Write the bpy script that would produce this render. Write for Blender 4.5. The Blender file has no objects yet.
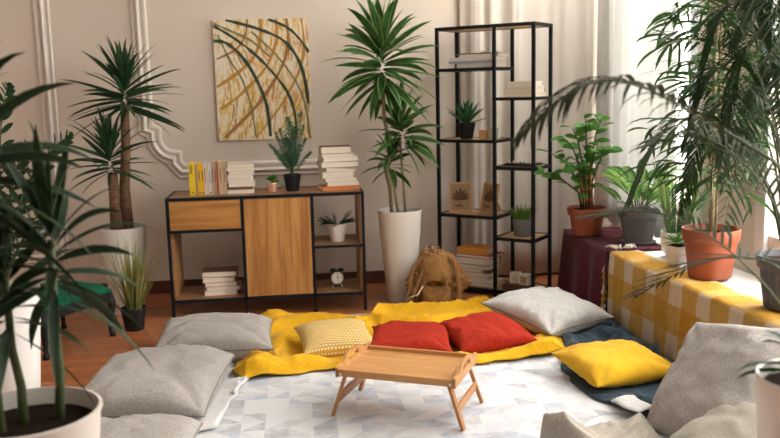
import bpy, bmesh, math, random
from mathutils import Vector, Matrix, noise, Euler
PI = math.pi
C = bpy.context.scene.collection
SC = bpy.context.scene

# ------------------------------------------------------------------ camera
yaw, pitch, roll, HCAM = 0.1091, 0.1526, 0.0239, 1.3749
xh = Vector((math.cos(yaw), -math.sin(yaw), 0)); yh = Vector((math.sin(yaw), math.cos(yaw), 0)); zh = Vector((0, 0, 1))
uh = yh*math.sin(pitch) + zh*math.cos(pitch); dh = yh*math.cos(pitch) - zh*math.sin(pitch)
Rv = xh*math.cos(roll) - uh*math.sin(roll); Uv = xh*math.sin(roll) + uh*math.cos(roll)
cam_d = bpy.data.cameras.new('camera'); cam = bpy.data.objects.new('camera', cam_d); C.objects.link(cam)
M4 = Matrix((Rv, Uv, -dh)).transposed().to_4x4(); M4.translation = Vector((0, 0, HCAM)); cam.matrix_world = M4
cam_d.sensor_width = 36; cam_d.lens = 850.4/780*36; cam_d.clip_start = .05; cam_d.clip_end = 200
cam_d.dof.use_dof = True; cam_d.dof.focus_distance = 4.1; cam_d.dof.aperture_fstop = 2.4
SC.camera = cam
# ------------------------------------------------------------------ world, light, exposure
w = bpy.data.worlds.new('world'); SC.world = w; w.use_nodes = True
bgn = w.node_tree.nodes['Background']; bgn.inputs[0].default_value = (1, .96, .92, 1); bgn.inputs[1].default_value = .11
def area(name, loc, target, sx, sy, power, col):
    l = bpy.data.lights.new(name, 'AREA'); l.shape = 'RECTANGLE'; l.size = sx; l.size_y = sy; l.energy = power; l.color = col
    o = bpy.data.objects.new(name, l); C.objects.link(o); o.location = loc
    o.rotation_euler = (Vector(target)-Vector(loc)).to_track_quat('-Z', 'Y').to_euler(); return o
area('daylight_far_window', (2.95, 4.95, 2.0), (1.2, 4.6, .4), 2.6, 2.6, 620, (1, .975, .945))
area('daylight_near_window', (2.95, 2.4, 2.1), (1.0, 3.2, .3), 2.8, 2.6, 330, (1, .965, .92))
sun_d = bpy.data.lights.new('sun', 'SUN'); sun_d.energy = 1.3; sun_d.angle = .12; sun_d.color = (1, .9, .76)
sun = bpy.data.objects.new('sun', sun_d); C.objects.link(sun)
sun.rotation_euler = Vector((-.72, .50, -.50)).to_track_quat('-Z', 'Y').to_euler()
SC.view_settings.view_transform = 'Standard'; SC.view_settings.look = 'None'; SC.view_settings.gamma = 1
SC.view_settings.exposure = 0.40; SC.view_settings.use_curve_mapping = False
SC.cycles.max_bounces = 8; SC.cycles.transparent_max_bounces = 16

# ------------------------------------------------------------------ materials
def mat(name, col, rough=.6, metal=0, spec=.5):
    m = bpy.data.materials.new(name); m.use_nodes = True; b = m.node_tree.nodes['Principled BSDF']
    b.inputs['Base Color'].default_value = (*col, 1); b.inputs['Roughness'].default_value = rough
    b.inputs['Metallic'].default_value = metal; b.inputs['Specular IOR Level'].default_value = spec
    return m
class NT:
    def __init__(s, m): s.m = m; s.t = m.node_tree; s.b = s.t.nodes['Principled BSDF']
    def n(s, typ, **kw):
        nd = s.t.nodes.new(typ)
        for k, v in kw.items():
            if k.startswith('i_'): nd.inputs[int(k[2:])].default_value = v
            elif k.startswith('I_'): nd.inputs[k[2:].replace('_', ' ')].default_value = v
            else: setattr(nd, k, v)
        return nd
    def l(s, a, b): s.t.links.new(a, b)
    def ramp(s, src, stops, interp='LINEAR'):
        r = s.n('ShaderNodeValToRGB'); e = r.color_ramp; e.interpolation = interp
        while len(e.elements) < len(stops): e.elements.new(.5)
        for el, (p, c) in zip(e.elements, stops): el.position = p; el.color = (*c, 1)
        s.l(src, r.inputs[0]); return r.outputs[0]
    def math(s, op, a, b=None, c=None):
        nd = s.n('ShaderNodeMath', operation=op)
        for i, v in enumerate((a, b, c)):
            if v is None: continue
            if isinstance(v, (int, float)): nd.inputs[i].default_value = v
            else: s.l(v, nd.inputs[i])
        return nd.outputs[0]
    def mix(s, f, a, b, blend='MIX'):
        nd = s.n('ShaderNodeMix', data_type='RGBA', blend_type=blend)
        for i, v in ((0, f), (6, a), (7, b)):
            if isinstance(v, (int, float)): nd.inputs[i].default_value = v
            elif isinstance(v, tuple): nd.inputs[i].default_value = (*v, 1)
            else: s.l(v, nd.inputs[i])
        return nd.outputs[2]
    def coord(s, out='Object', scale=(1, 1, 1), rot=(0, 0, 0)):
        tc = s.n('ShaderNodeTexCoord'); mp = s.n('ShaderNodeMapping'); s.l(tc.outputs[out], mp.inputs[0])
        mp.inputs['Scale'].default_value = scale; mp.inputs['Rotation'].default_value = rot; return mp.outputs[0]
    def noise(s, vec, scale=5, detail=3, rough=.5, dist=0):
        nd = s.n('ShaderNodeTexNoise'); s.l(vec, nd.inputs['Vector']); nd.inputs['Scale'].default_value = scale
        nd.inputs['Detail'].default_value = detail; nd.inputs['Roughness'].default_value = rough; nd.inputs['Distortion'].default_value = dist
        return nd.outputs[0]
    def bump(s, h, strength=.3, dist=.01):
        nd = s.n('ShaderNodeBump'); nd.inputs['Strength'].default_value = strength; nd.inputs['Distance'].default_value = dist
        s.l(h, nd.inputs['Height']); s.l(nd.outputs[0], s.b.inputs['Normal'])
    def col(s, src): s.l(src, s.b.inputs['Base Color'])
def fabric(name, c1, c2, scale=260, rough=.92, bump=.35, blot=.25, sheen=.1):
    m = mat(name, c1, rough, 0, .15); k = NT(m); v = k.coord()
    a = k.noise(v, scale*.55, 3, .75); b = k.noise(v, 7, 3, .6); w1 = k.noise(v, 26, 4, .6, .5)
    c = k.mix(k.ramp(a, [(.38, (0, 0, 0)), (.62, (1, 1, 1))]), tuple(x*.86 for x in c1), c2)
    d = k.mix(k.math('MULTIPLY', b, blot), c, tuple(x*.7 for x in c1)); k.col(d)
    k.bump(k.math('ADD', k.math('MULTIPLY', a, .25), k.math('MULTIPLY', w1, 1.6)), bump, .006); k.b.inputs['Sheen Weight'].default_value = sheen; return m
def woodm(name, c1, c2, axis=0, scale=3.2, rough=.45, bump=.12, knots=True):
    m = mat(name, c1, rough, 0, .4); k = NT(m)
    sc = [14, 14, 14]; sc[axis] = .9
    v = k.coord('Object', tuple(sc)); a = k.noise(v, scale, 5, .62, .8)
    v2 = k.coord('Object', tuple(x*6 if x > 5 else x*3 for x in sc)); b = k.noise(v2, scale*2, 2, .5)
    f = k.ramp(a, [(.32, (0, 0, 0)), (.62, (1, 1, 1))])
    c = k.mix(f, c1, c2); c = k.mix(k.math('MULTIPLY', b, .35), c, tuple(x*.55 for x in c2)); k.col(c); k.bump(b, bump, .002); return m
def leafm(name, c1, c2, edge=None, rough=.5, trans=.2, edge_w=.3):
    m = mat(name, c1, rough, 0, .22); k = NT(m); v = k.coord(); a = k.noise(v, 9, 2)
    c = k.mix(k.ramp(a, [(.35, (0, 0, 0)), (.65, (1, 1, 1))]), c1, c2)
    uv = k.n('ShaderNodeUVMap'); sp = k.n('ShaderNodeSeparateXYZ'); k.l(uv.outputs[0], sp.inputs[0])
    e = k.math('ABSOLUTE', k.math('SUBTRACT', sp.outputs[0], .5))
    if edge: c = k.mix(k.math('MULTIPLY', k.math('GREATER_THAN', e, .5-edge_w/2), k.math('GREATER_THAN', sp.outputs[1], .2)), c, edge)
    mid = k.math('LESS_THAN', e, .06); c = k.mix(k.math('MULTIPLY', mid, .35), c, tuple(min(1, x*1.4) for x in c2)); k.col(c)
    t = k.n('ShaderNodeBsdfTranslucent'); k.l(c, t.inputs[0]); mx = k.n('ShaderNodeMixShader'); mx.inputs[0].default_value = trans
    out = m.node_tree.nodes['Material Output']; k.l(k.b.outputs[0], mx.inputs[1]); k.l(t.outputs[0], mx.inputs[2]); k.l(mx.outputs[0], out.inputs[0])
    return m
M = {}
# wall plaster
M['wall'] = mat('wall_paint', (.72, .635, .55), .85, 0, .2); k = NT(M['wall']); v = k.coord(); k.bump(k.noise(v, 60, 3), .05, .003)
M['trim'] = mat('trim_paint', (.74, .67, .60), .6, 0, .3)
M['white_frame'] = mat('window_paint', (.78, .77, .74), .45)
M['ceiling'] = mat('ceiling_paint', (.74, .72, .69), .9)
M['basewood'] = woodm('baseboard_wood', (.13, .05, .025), (.09, .034, .018), 0, rough=.4)
# floor
m = mat('parquet', (.4, .16, .07), .3, 0, .5); k = NT(m); v = k.coord()
br = k.n('ShaderNodeTexBrick', offset=.37, offset_frequency=2, squash=1); k.l(v, br.inputs['Vector'])
for i_, v_ in (('Color1', (.50, .185, .068, 1)), ('Color2', (.32, .105, .038, 1)), ('Mortar', (.10, .035, .015, 1))): br.inputs[i_].default_value = v_
for i_, v_ in (('Scale', 1), ('Mortar Size', .0014), ('Bias', 0), ('Brick Width', .62), ('Row Height', .068)): br.inputs[i_].default_value = v_
v2 = k.coord('Object', (1.6, 26, 1)); a = k.noise(v2, 3, 5, .6, .4)
c = k.mix(k.math('MULTIPLY', a, .55), br.outputs[0], (.17, .055, .02)); k.col(c)
k.l(k.ramp(a, [(.2, (.22,)*3), (.8, (.4,)*3)]), k.b.inputs['Roughness']); k.bump(br.outputs[1], .15, .002); M['floor'] = m
M['black_metal'] = mat('black_metal', (.007, .009, .012), .6, 0, .2)
M['oak'] = woodm('oak_front', (.66, .36, .115), (.38, .16, .042), 2, 1.6)
M['oak_h'] = woodm('oak_drawer', (.60, .30, .085), (.38, .16, .042), 0, 1.6)
M['oak_side'] = woodm('oak_side', (.46, .25, .10), (.33, .16, .06), 2, 2.2)
M['walnut'] = woodm('tabletop_wood', (.42, .22, .10), (.28, .135, .06), 0, 2.4)
M['shelfwood'] = woodm('shelf_wood', (.68, .43, .20), (.52, .30, .13), 0, 2.4)
M['bamboo'] = woodm('bamboo', (.68, .38, .15), (.50, .235, .075), 0, 2.4, .38)
M['bamboo_d'] = woodm('bamboo_leg', (.56, .27, .10), (.43, .19, .07), 2, 3.0, .38)
M['pot_white'] = mat('white_ceramic', (.80, .775, .73), .35)
M['pot_cream'] = mat('cream_plastic', (.60, .55, .49), .5)
M['pot_black'] = mat('black_plastic', (.010, .011, .013), .55, 0, .25)
M['pot_grey'] = mat('grey_pot', (.16, .17, .185), .55)
M['pot_dark'] = mat('charcoal_pot', (.10, .10, .11), .5)
m = mat('terracotta_plastic', (.50, .15, .07), .55); k = NT(m); v = k.coord(); k.col(k.mix(k.noise(v, 6, 3), (.36, .09, .038), (.27, .066, .028))); M['terra'] = m
M['copper'] = mat('copper_pot', (.75, .46, .32), .32, .6)
m = mat('soil', (.03, .02, .013), 1, 0, .05); k = NT(m); v = k.coord(); a = k.noise(v, 90, 3, .7); k.col(k.mix(a, (.006, .004, .003), (.035, .022, .015))); k.bump(a, .8, .01); M['soil'] = m
m = mat('bark', (.2, .11, .06), .9); k = NT(m); v = k.coord('Object', (1, 1, 3)); a = k.noise(v, 34, 4, .8, 1); k.col(k.mix(k.ramp(a, [(.35, (0,)*3), (.65, (1,)*3)]), (.06, .03, .018), (.30, .16, .085))); k.bump(a, .8, .01); M['bark'] = m
M['stem_green'] = mat('green_stem', (.055, .075, .022), .65)
M['stem_tan'] = mat('tan_stem', (.30, .24, .13), .7)
M['leaf_dark'] = leafm('leaf_dark', (.012, .034, .013), (.025, .06, .02))
M['leaf_drac'] = leafm('leaf_striped', (.020, .062, .022), (.035, .10, .032), (.09, .17, .055), edge_w=.34)
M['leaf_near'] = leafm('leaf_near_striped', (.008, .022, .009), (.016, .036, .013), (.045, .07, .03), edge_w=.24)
M['leaf_tall'] = leafm('leaf_tall', (.016, .060, .016), (.045, .125, .028), (.16, .26, .08), edge_w=.3)
M['leaf_yucca'] = leafm('leaf_yucca', (.016, .052, .022), (.035, .085, .032))
M['leaf_fern'] = leafm('leaf_fern', (.016, .068, .034), (.032, .105, .045))
M['leaf_bright'] = leafm('leaf_bright', (.06, .20, .035), (.12, .31, .05), trans=.4)
M['leaf_grass'] = leafm('leaf_grass', (.10, .23, .04), (.22, .36, .08), trans=.3)
M['leaf_dry'] = leafm('leaf_dry_grass', (.16, .19, .05), (.34, .31, .10), trans=.25)
M['leaf_variegated'] = leafm('leaf_variegated', (.08, .22, .05), (.28, .42, .12), (.05, .16, .04), trans=.4, edge_w=.4)
M['leaf_snake'] = leafm('leaf_snake', (.05, .15, .05), (.11, .25, .08), (.42, .48, .17), trans=.15, edge_w=.28)
M['leaf_agave'] = leafm('leaf_agave', (.035, .13, .05), (.06, .19, .07), trans=.1)
M['leaf_palm'] = leafm('leaf_palm', (.009, .024, .007), (.022, .050, .012), rough=.65, trans=.2)
M['leaf_palm_near'] = leafm('leaf_palm_near', (.020, .026, .009), (.036, .042, .016), rough=.7, trans=.15)
M['leaf_ficus'] = leafm('leaf_ficus', (.014, .046, .011), (.040, .10, .02), trans=.35)
M['leaf_zz'] = leafm('leaf_zz', (.012, .042, .015), (.025, .065, .022))
M['grey'] = fabric('grey_fabric', (.30, .28, .26), (.40, .375, .35))
M['grey_big'] = fabric('grey_big_fabric', (.34, .315, .295), (.46, .43, .40))
M['lgrey'] = fabric('light_grey_linen', (.50, .49, .47), (.60, .585, .56), 180)
M['taupe'] = fabric('taupe_fabric', (.27, .24, .195), (.34, .305, .25), 300)
M['beige'] = fabric('beige_throw', (.40, .36, .30), (.48, .43, .37), 300)
M['piping'] = fabric('piping_fabric', (.17, .16, .15), (.22, .21, .20))
M['red'] = fabric('red_fabric', (.33, .020, .009), (.42, .034, .015), 200, sheen=0)
M['yellow'] = fabric('yellow_linen', (.70, .41, .015), (.62, .34, .012), 200, blot=.15)
M['mustard'] = fabric('mustard_throw', (.70, .37, .008), (.78, .44, .012), 220, blot=.25)
M['navy'] = fabric('navy_throw', (.022, .042, .062), (.04, .07, .095), 160, blot=.3)
M['burgundy'] = fabric('burgundy_knit', (.085, .012, .022), (.13, .02, .035), 110, bump=.9)
M['canvas_tan'] = fabric('tan_canvas', (.40, .21, .075), (.29, .145, .05), 120, blot=.5)
M['canvas_strap'] = fabric('tan_strap', (.30, .16, .06), (.24, .12, .045), 120)
M['leather'] = mat('brown_leather', (.16, .07, .03), .5)
m = fabric('green_velvet', (.004, .075, .036), (.008, .11, .055), 60, sheen=0); M['green'] = m
M['white_cloth'] = fabric('white_cloth', (.62, .61, .60), (.70, .69, .68), 200)
M['paper'] = mat('book_pages', (.78, .68, .53), .85)
k = NT(M['paper']); v = k.coord('Object', (3, 3, 260)); k.col(k.mix(k.noise(v, 2, 1), (.66, .57, .45), (.92, .85, .74)))
M['clockface'] = mat('clock_dial', (.82, .80, .74), .4)
M['ivory'] = mat('ivory', (.78, .74, .66), .5)
m = mat('window_glass', (1, 1, 1), 0); k = NT(m); t = k.n('ShaderNodeBsdfTransparent'); g = k.n('ShaderNodeBsdfGlossy'); g.inputs['Roughness'].default_value = .02
mx = k.n('ShaderNodeMixShader'); mx.inputs[0].default_value = .05; k.l(t.outputs[0], mx.inputs[1]); k.l(g.outputs[0], mx.inputs[2]); k.l(mx.outputs[0], m.node_tree.nodes['Material Output'].inputs[0]); M['glass'] = m
# curtains
def curtain_mat(name, col, trans, alpha):
    m = mat(name, col, .9, 0, .1); k = NT(m)
    t = k.n('ShaderNodeBsdfTranslucent'); t.inputs[0].default_value = (*col, 1); mx = k.n('ShaderNodeMixShader'); mx.inputs[0].default_value = trans
    k.l(k.b.outputs[0], mx.inputs[1]); k.l(t.outputs[0], mx.inputs[2]); o = mx.outputs[0]
    if alpha < 1:
        tr = k.n('ShaderNodeBsdfTransparent'); m2 = k.n('ShaderNodeMixShader'); m2.inputs[0].default_value = alpha
        k.l(tr.outputs[0], m2.inputs[1]); k.l(o, m2.inputs[2]); o = m2.outputs[0]
    k.l(o, m.node_tree.nodes['Material Output'].inputs[0]); return m
M['curtain'] = curtain_mat('beige_curtain', (.66, .60, .53), .15, 1)
M['sheer'] = curtain_mat('sheer_curtain', (.70, .70, .68), .28, 1)
# rug
m = mat('rug_weave', (.7, .7, .7), .95, 0, .1); k = NT(m)
uv = k.n('ShaderNodeUVMap'); sp = k.n('ShaderNodeSeparateXYZ'); k.l(uv.outputs[0], sp.inputs[0])
X = k.math('DIVIDE', sp.outputs[0], .098); Y = k.math('DIVIDE', sp.outputs[1], .088)
fx_, fy_ = k.math('FRACT', X), k.math('FRACT', Y); ix, iy = k.math('FLOOR', X), k.math('FLOOR', Y)
par = k.math('FRACT', k.math('MULTIPLY', iy, .5)); par = k.math('GREATER_THAN', par, .25)
fxx = k.math('ABSOLUTE', k.math('SUBTRACT', fx_, par)); tri = k.math('GREATER_THAN', fxx, fy_)
cmb = k.n('ShaderNodeCombineXYZ'); k.l(ix, cmb.inputs[0]); k.l(iy, cmb.inputs[1]); k.l(tri, cmb.inputs[2])
wn = k.n('ShaderNodeTexWhiteNoise', noise_dimensions='3D'); k.l(cmb.outputs[0], wn.inputs[0])
c = k.ramp(wn.outputs[0], [(0, (.66, .67, .69)), (.30, (.57, .60, .65)), (.46, (.44, .49, .58)), (.60, (.66, .67, .685)), (.74, (.53, .54, .56)), (.90, (.42, .43, .455))], 'CONSTANT')
c = k.mix(k.math('MULTIPLY', tri, .75), c, (.75, .74, .72)) if False else c
nz = k.noise(uv.outputs[0], 300, 2, .7); nb = k.noise(uv.outputs[0], 16, 4, .75)
c = k.mix(k.ramp(nb, [(.42, (0, 0, 0)), (.72, (.7,)*3)]), c, (.74, .73, .715)); c = k.mix(k.math('MULTIPLY', nz, .22), c, (.38, .38, .38)); k.col(c); k.bump(nz, .5, .003); M['rug'] = m
# gingham
m = mat('gingham', (.7, .5, .1), .92, 0, .1); k = NT(m)
uv = k.n('ShaderNodeUVMap'); sp = k.n('ShaderNodeSeparateXYZ'); k.l(uv.outputs[0], sp.inputs[0])
A = k.math('LESS_THAN', k.math('FRACT', k.math('DIVIDE', sp.outputs[0], .262)), .42); B = k.math('LESS_THAN', k.math('FRACT', k.math('ADD', k.math('DIVIDE', sp.outputs[1], .262), .35)), .45)
s_ = k.math('MULTIPLY', k.math('ADD', A, B), .5)
c = k.ramp(s_, [(0, (.46, .235, .025)), (.3, (.50, .30, .08)), (.8, (.60, .51, .40))], 'CONSTANT')
st = k.noise(k.coord('UV', (1, 20, 1)), 14, 4, .7); c = k.mix(k.ramp(st, [(.5, (0,)*3), (.7, (.55,)*3)]), c, (.74, .58, .34)); k.col(c)
k.bump(k.noise(uv.outputs[0], 260, 2), .4, .002); M['gingham'] = m
# knit cushion with rows of white stitches
m = mat('mustard_knit', (.6, .4, .05), .95, 0, .1); k = NT(m)
uv = k.n('ShaderNodeUVMap'); sp = k.n('ShaderNodeSeparateXYZ'); k.l(uv.outputs[0], sp.inputs[0])
X = k.math('MULTIPLY', sp.outputs[0], 26); Y = k.math('MULTIPLY', sp.outputs[1], 24)
X2 = k.math('ADD', X, k.math('MULTIPLY', k.math('FLOOR', Y), .5))
dx = k.math('ABSOLUTE', k.math('SUBTRACT', k.math('FRACT', X2), .5)); dy = k.math('ABSOLUTE', k.math('SUBTRACT', k.math('FRACT', Y), .5))
dot = k.math('MULTIPLY', k.math('LESS_THAN', dx, .34), k.math('LESS_THAN', dy, .24)); c = k.mix(dot, (.58, .35, .03), (.74, .66, .48)); k.col(c); k.bump(dot, .8, .006); M['knit'] = m
# canvas painting ground
m = mat('painting_ground', (.8, .7, .5), .7); k = NT(m); v = k.coord('Object', (7, 1, 2.0), (0, -.45, 0)); a = k.noise(v, 3.2, 4, .7, .6)
c = k.ramp(a, [(.30, (.32, .34, .18)), (.41, (.70, .42, .05)), (.46, (.80, .68, .40)), (.53, (.84, .77, .62)), (.585, (.74, .48, .14)), (.66, (.62, .26, .10))])
v = k.coord('Object', (1, 1, 1)); b = k.noise(v, 2.6, 2, .5); c = k.mix(k.ramp(b, [(.36, (.7,)*3), (.56, (.0,)*3)]), c, (.84, .79, .66)); k.col(c); M['painting'] = m
M['canvas_edge'] = mat('canvas_edge', (.62, .52, .40), .8)
M['paint_green'] = mat('paint_green', (.035, .065, .03), .5); M['paint_ochre'] = mat('paint_ochre', (.52, .26, .035), .5)
M['paint_rose'] = mat('paint_rose', (.62, .24, .12), .5); M['paint_yellow'] = mat('paint_yellow', (.78, .45, .03), .5); M['paint_olive'] = mat('paint_olive', (.22, .21, .08), .5); M['paint_brown'] = mat('paint_brown', (.36, .17, .05), .5)

# ------------------------------------------------------------------ mesh helpers
class MB:
    def __init__(s): s.v = []; s.f = []; s.uv = []; s.mi = []
    def add(s, vs, fs, uvs=None, mi=0):
        o = len(s.v); s.v += [tuple(x) for x in vs]; s.uv += list(uvs) if uvs else [(0.25, .5)]*len(vs)
        s.f += [tuple(i+o for i in f) for f in fs]; s.mi += [mi]*len(fs)
    def box(s, c, d, rz=0, bevel=0, mi=0, mtx=None):
        bm = bmesh.new(); bmesh.ops.create_cube(bm, size=1)
        for v in bm.verts: v.co = Vector((v.co.x*d[0], v.co.y*d[1], v.co.z*d[2]))
        if bevel: bmesh.ops.bevel(bm, geom=bm.edges[:], offset=bevel, segments=2, profile=.6, affect='EDGES')
        mm = mtx if mtx else Matrix.Translation(Vector(c)) @ Matrix.Rotation(rz, 4, 'Z')
        bm.transform(mm); bm.verts.index_update(); s.add([v.co[:] for v in bm.verts], [[v.index for v in f.verts] for f in bm.faces], mi=mi); bm.free()
    def tube(s, pts, r, n=8, mi=0, caps=True, flat=1):
        pts = [Vector(p) for p in pts]; R = r if isinstance(r, (list, tuple)) else [r]*len(pts)
        vs = []; up = None
        for i, p in enumerate(pts):
            d = (pts[min(i+1, len(pts)-1)]-pts[max(i-1, 0)])
            d = d.normalized() if d.length > 1e-9 else Vector((0, 0, 1))
            if up is None: up = d.orthogonal().normalized()
            else:
                up = up - d*up.dot(d); up = up.normalized() if up.length > 1e-6 else d.orthogonal().normalized()
            sd = d.cross(up)
            for k_ in range(n):
                a = 2*PI*k_/n; vs.append(p + up*math.cos(a)*R[i] + sd*math.sin(a)*R[i]*flat)
        fs = [(i*n+k_, i*n+(k_+1) % n, (i+1)*n+(k_+1) % n, (i+1)*n+k_) for i in range(len(pts)-1) for k_ in range(n)]
        if caps: fs += [tuple(range(n-1, -1, -1)), tuple((len(pts)-1)*n+k_ for k_ in range(n))]
        s.add(vs, fs, mi=mi)
    def lathe(s, prof, c=(0, 0, 0), n=40, mi=0, mtx=None, ribs=0, ribd=0):
        vs = []
        for (r, z, *q) in prof:
            for k_ in range(n):
                a = 2*PI*k_/n; rr = r
                if q and q[0] and ribs: rr = r*(1-ribd*(.5+.5*math.cos(ribs*a)))
                p = Vector((rr*math.cos(a), rr*math.sin(a), z))
                if mtx: p = mtx @ p
                vs.append(p+Vector(c))
        fs = [(i*n+k_, i*n+(k_+1) % n, (i+1)*n+(k_+1) % n, (i+1)*n+k_) for i in range(len(prof)-1) for k_ in range(n)]
        s.add(vs, fs, mi=mi)
    def sheet(s, fn, nu, nv, uvf=None, mi=0, closed=False):
        vs = [fn(i/nu, j/nv) for j in range(nv+1) for i in range(nu+1)]
        uv = [uvf(i/nu, j/nv) if uvf else (i/nu, j/nv) for j in range(nv+1) for i in range(nu+1)]
        fs = [(j*(nu+1)+i, j*(nu+1)+i+1, (j+1)*(nu+1)+i+1, (j+1)*(nu+1)+i) for j in range(nv) for i in range(nu)]
        s.add(vs, fs, uv, mi)
    def leaf(s, p, d, L, W, droop=.5, n=6, fold=.25, up=None, shape=0, mi=0, curl=0, roll=0):
        p = Vector(p); d = Vector(d).normalized(); up = Vector(up) if up else Vector((0, 0, 1))
        sd = d.cross(up); sd = sd.normalized() if sd.length > .05 else d.orthogonal().normalized()
        if roll: sd = Matrix.Rotation(roll, 3, d) @ sd
        vs = []; uv = []; st = L/n
        for i in range(n+1):
            t = i/n
            if shape == 0: wd = math.sin(PI*min(1, t**.75*1.0))**.8 if 0 < t < 1 else 0
            elif shape == 1: wd = (1-t)**.6*min(1, .45+t*2)
            elif shape == 2: wd = math.sin(PI*t)**.55 if 0 < t < 1 else 0
            else: wd = (1-t**2.2)
            wd = max(wd, .12 if t < .5 else .02)*W/2
            nm = sd.cross(d).normalized()
            vs += [p - sd*wd + nm*wd*fold, p - Vector((0, 0, 0)), p + sd*wd + nm*wd*fold]; uv += [(0, t), (.5, t), (1, t)]
            p = p + d*st; d = (d + Vector((0, 0, -1))*droop/n*(.3+1.4*t) + sd*curl/n).normalized()
            sd = (sd - d*sd.dot(d)).normalized()
        fs = []
        for i in range(n):
            a = i*3; fs += [(a, a+1, a+4, a+3), (a+1, a+2, a+5, a+4)]
        s.add(vs, fs, uv, mi)
    def build(s, name, mats, parent=None, smooth=True, solid=0, loc=None, rot=None, mw=None, sub=0, auto=None):
        me = bpy.data.meshes.new(name); me.from_pydata(s.v, [], s.f)
        ul = me.uv_layers.new(name='UVMap')
        li = [0]*len(me.loops); me.loops.foreach_get('vertex_index', li)
        fl = []
        for i in li: fl += s.uv[i]
        ul.data.foreach_set('uv', fl)
        mats = mats if isinstance(mats, (list, tuple)) else [mats]
        for m_ in mats: me.materials.append(M[m_] if isinstance(m_, str) else m_)
        if len(mats) > 1: me.polygons.foreach_set('material_index', s.mi)
        if smooth: me.polygons.foreach_set('use_smooth', [True]*len(me.polygons))
        if auto:
            bm = bmesh.new(); bm.from_mesh(me)
            for e in bm.edges:
                if len(e.link_faces) == 2 and e.calc_face_angle(0) > auto: e.smooth = False
            bm.to_mesh(me); bm.free()
        me.update(); o = bpy.data.objects.new(name, me); C.objects.link(o)
        if parent: o.parent = parent
        if loc: o.location = loc
        if rot: o.rotation_euler = rot
        if mw: o.matrix_world = mw
        if solid:
            md = o.modifiers.new('thickness', 'SOLIDIFY'); md.thickness = solid; md.offset = 0
        if sub:
            md = o.modifiers.new('smooth', 'SUBSURF'); md.levels = sub; md.render_levels = sub
        return o
def tag(o, label, cat, group=None, kind=None):
    o['label'] = label; o['category'] = cat
    if group: o['group'] = group
    if kind: o['kind'] = kind
    return o
def thing(name, label, cat, loc=(0, 0, 0), rz=0, group=None):
    o = bpy.data.objects.new(name, None); C.objects.link(o); o.location = loc; o.rotation_euler = (0, 0, rz); o.empty_display_size = .1
    return tag(o, label, cat, group)
def struct(mb, name, m_, **kw):
    o = mb.build(name, m_, **kw); o['kind'] = 'structure'; return o
def bxo(name, c, d, m_, parent=None, rz=0, bevel=0, label=None):
    mb = MB(); mb.box(c, d, rz, bevel); o = mb.build(name, m_, parent, smooth=False)
    if label: o['label'] = label
    return o
def fbm(x, y, z=0): return noise.noise(Vector((x, y, z)))
rnd = random.Random(7)

# ------------------------------------------------------------------ room
YB = 5.93; XR = 2.28; XL = -3.0; Y0 = -.6; ZC = 2.95
mb = MB(); mb.box(((XL+XR)/2, (YB+Y0)/2, -.03), (XR-XL+.3, YB-Y0+.2, .06)); struct(mb, 'floor', 'floor', smooth=False)
mb = MB(); mb.box(((XL+XR)/2, YB+.06, ZC/2), (XR-XL+.3, .12, ZC)); struct(mb, 'wall_back', 'wall', smooth=False)
mb = MB(); mb.box((XL-.06, (YB+Y0)/2, ZC/2), (.12, YB-Y0, ZC)); struct(mb, 'wall_left', 'wall', smooth=False)
mb = MB(); mb.box(((XL+XR)/2, (YB+Y0)/2, ZC+.05), (XR-XL+.3, YB-Y0+.2, .1)); struct(mb, 'ceiling', 'ceiling', smooth=False)
WIN = [(4.62, 5.62), (2.35, 3.86), (.1, 1.6)]; WZ0, WZ1 = .62, 2.65
mb = MB()
ys = [Y0] + [y for a_, b_ in sorted(WIN) for y in (a_, b_)] + [YB]
for i in range(0, len(ys), 2): mb.box((XR+.11, (ys[i]+ys[i+1])/2, ZC/2), (.22, ys[i+1]-ys[i], ZC))
for a_, b_ in WIN:
    mb.box((XR+.11, (a_+b_)/2, WZ0/2), (.22, b_-a_, WZ0)); mb.box((XR+.11, (a_+b_)/2, (WZ1+ZC)/2), (.22, b_-a_, ZC-WZ1))
struct(mb, 'wall_right', 'wall', smooth=False)
for i, (a_, b_) in enumerate(WIN):
    mb = MB(); x = XR+.12; t = .055
    mb.box((x, a_+t/2, (WZ0+WZ1)/2), (.07, t, WZ1-WZ0)); mb.box((x, b_-t/2, (WZ0+WZ1)/2), (.07, t, WZ1-WZ0))
    mb.box((x, (a_+b_)/2, (WZ0+WZ1)/2), (.07, .07, WZ1-WZ0-2*t)); mb.box((x, (a_+b_)/2, WZ0+t/2), (.07, b_-a_-2*t, t)); mb.box((x, (a_+b_)/2, WZ1-t/2), (.07, b_-a_-2*t, t))
    mb.box((x, (a_+b_)/2, 2.05), (.06, b_-a_-2*t, .05))
    wn_ = struct(mb, f'window_{i+1}', 'white_frame', smooth=False)
    for s in (-1, 1):
        p = MB(); cy = (a_+b_)/2+s*(b_-a_-2*t+.07)/4
        p.box((x, cy, (WZ0+WZ1)/2), (.008, (b_-a_-2*t-.07)/2, WZ1-WZ0-2*t)); p.build('pane', 'glass', wn_, smooth=False)
    # casing around the opening on the room side
    mb = MB()
    for yy in (a_-.045, b_+.045): mb.box((XR-.012, yy, (WZ0+WZ1)/2), (.024, .09, WZ1-WZ0+.18), bevel=.006)
    mb.box((XR-.012, (a_+b_)/2, WZ1+.045), (.024, b_-a_, .09), bevel=.006)
    struct(mb, f'trim_{i+1}', 'white_frame', smooth=False)
mb = MB(); mb.box(((XL+XR)/2, YB-.01, .045), (XR-XL, .02, .09), bevel=.004); struct(mb, 'baseboard_back', 'basewood', smooth=False)
mb = MB(); mb.box((XL+.01, (YB+Y0)/2, .045), (.02, YB-Y0-.04, .09), bevel=.004); struct(mb, 'baseboard_left', 'basewood', smooth=False)
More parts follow.
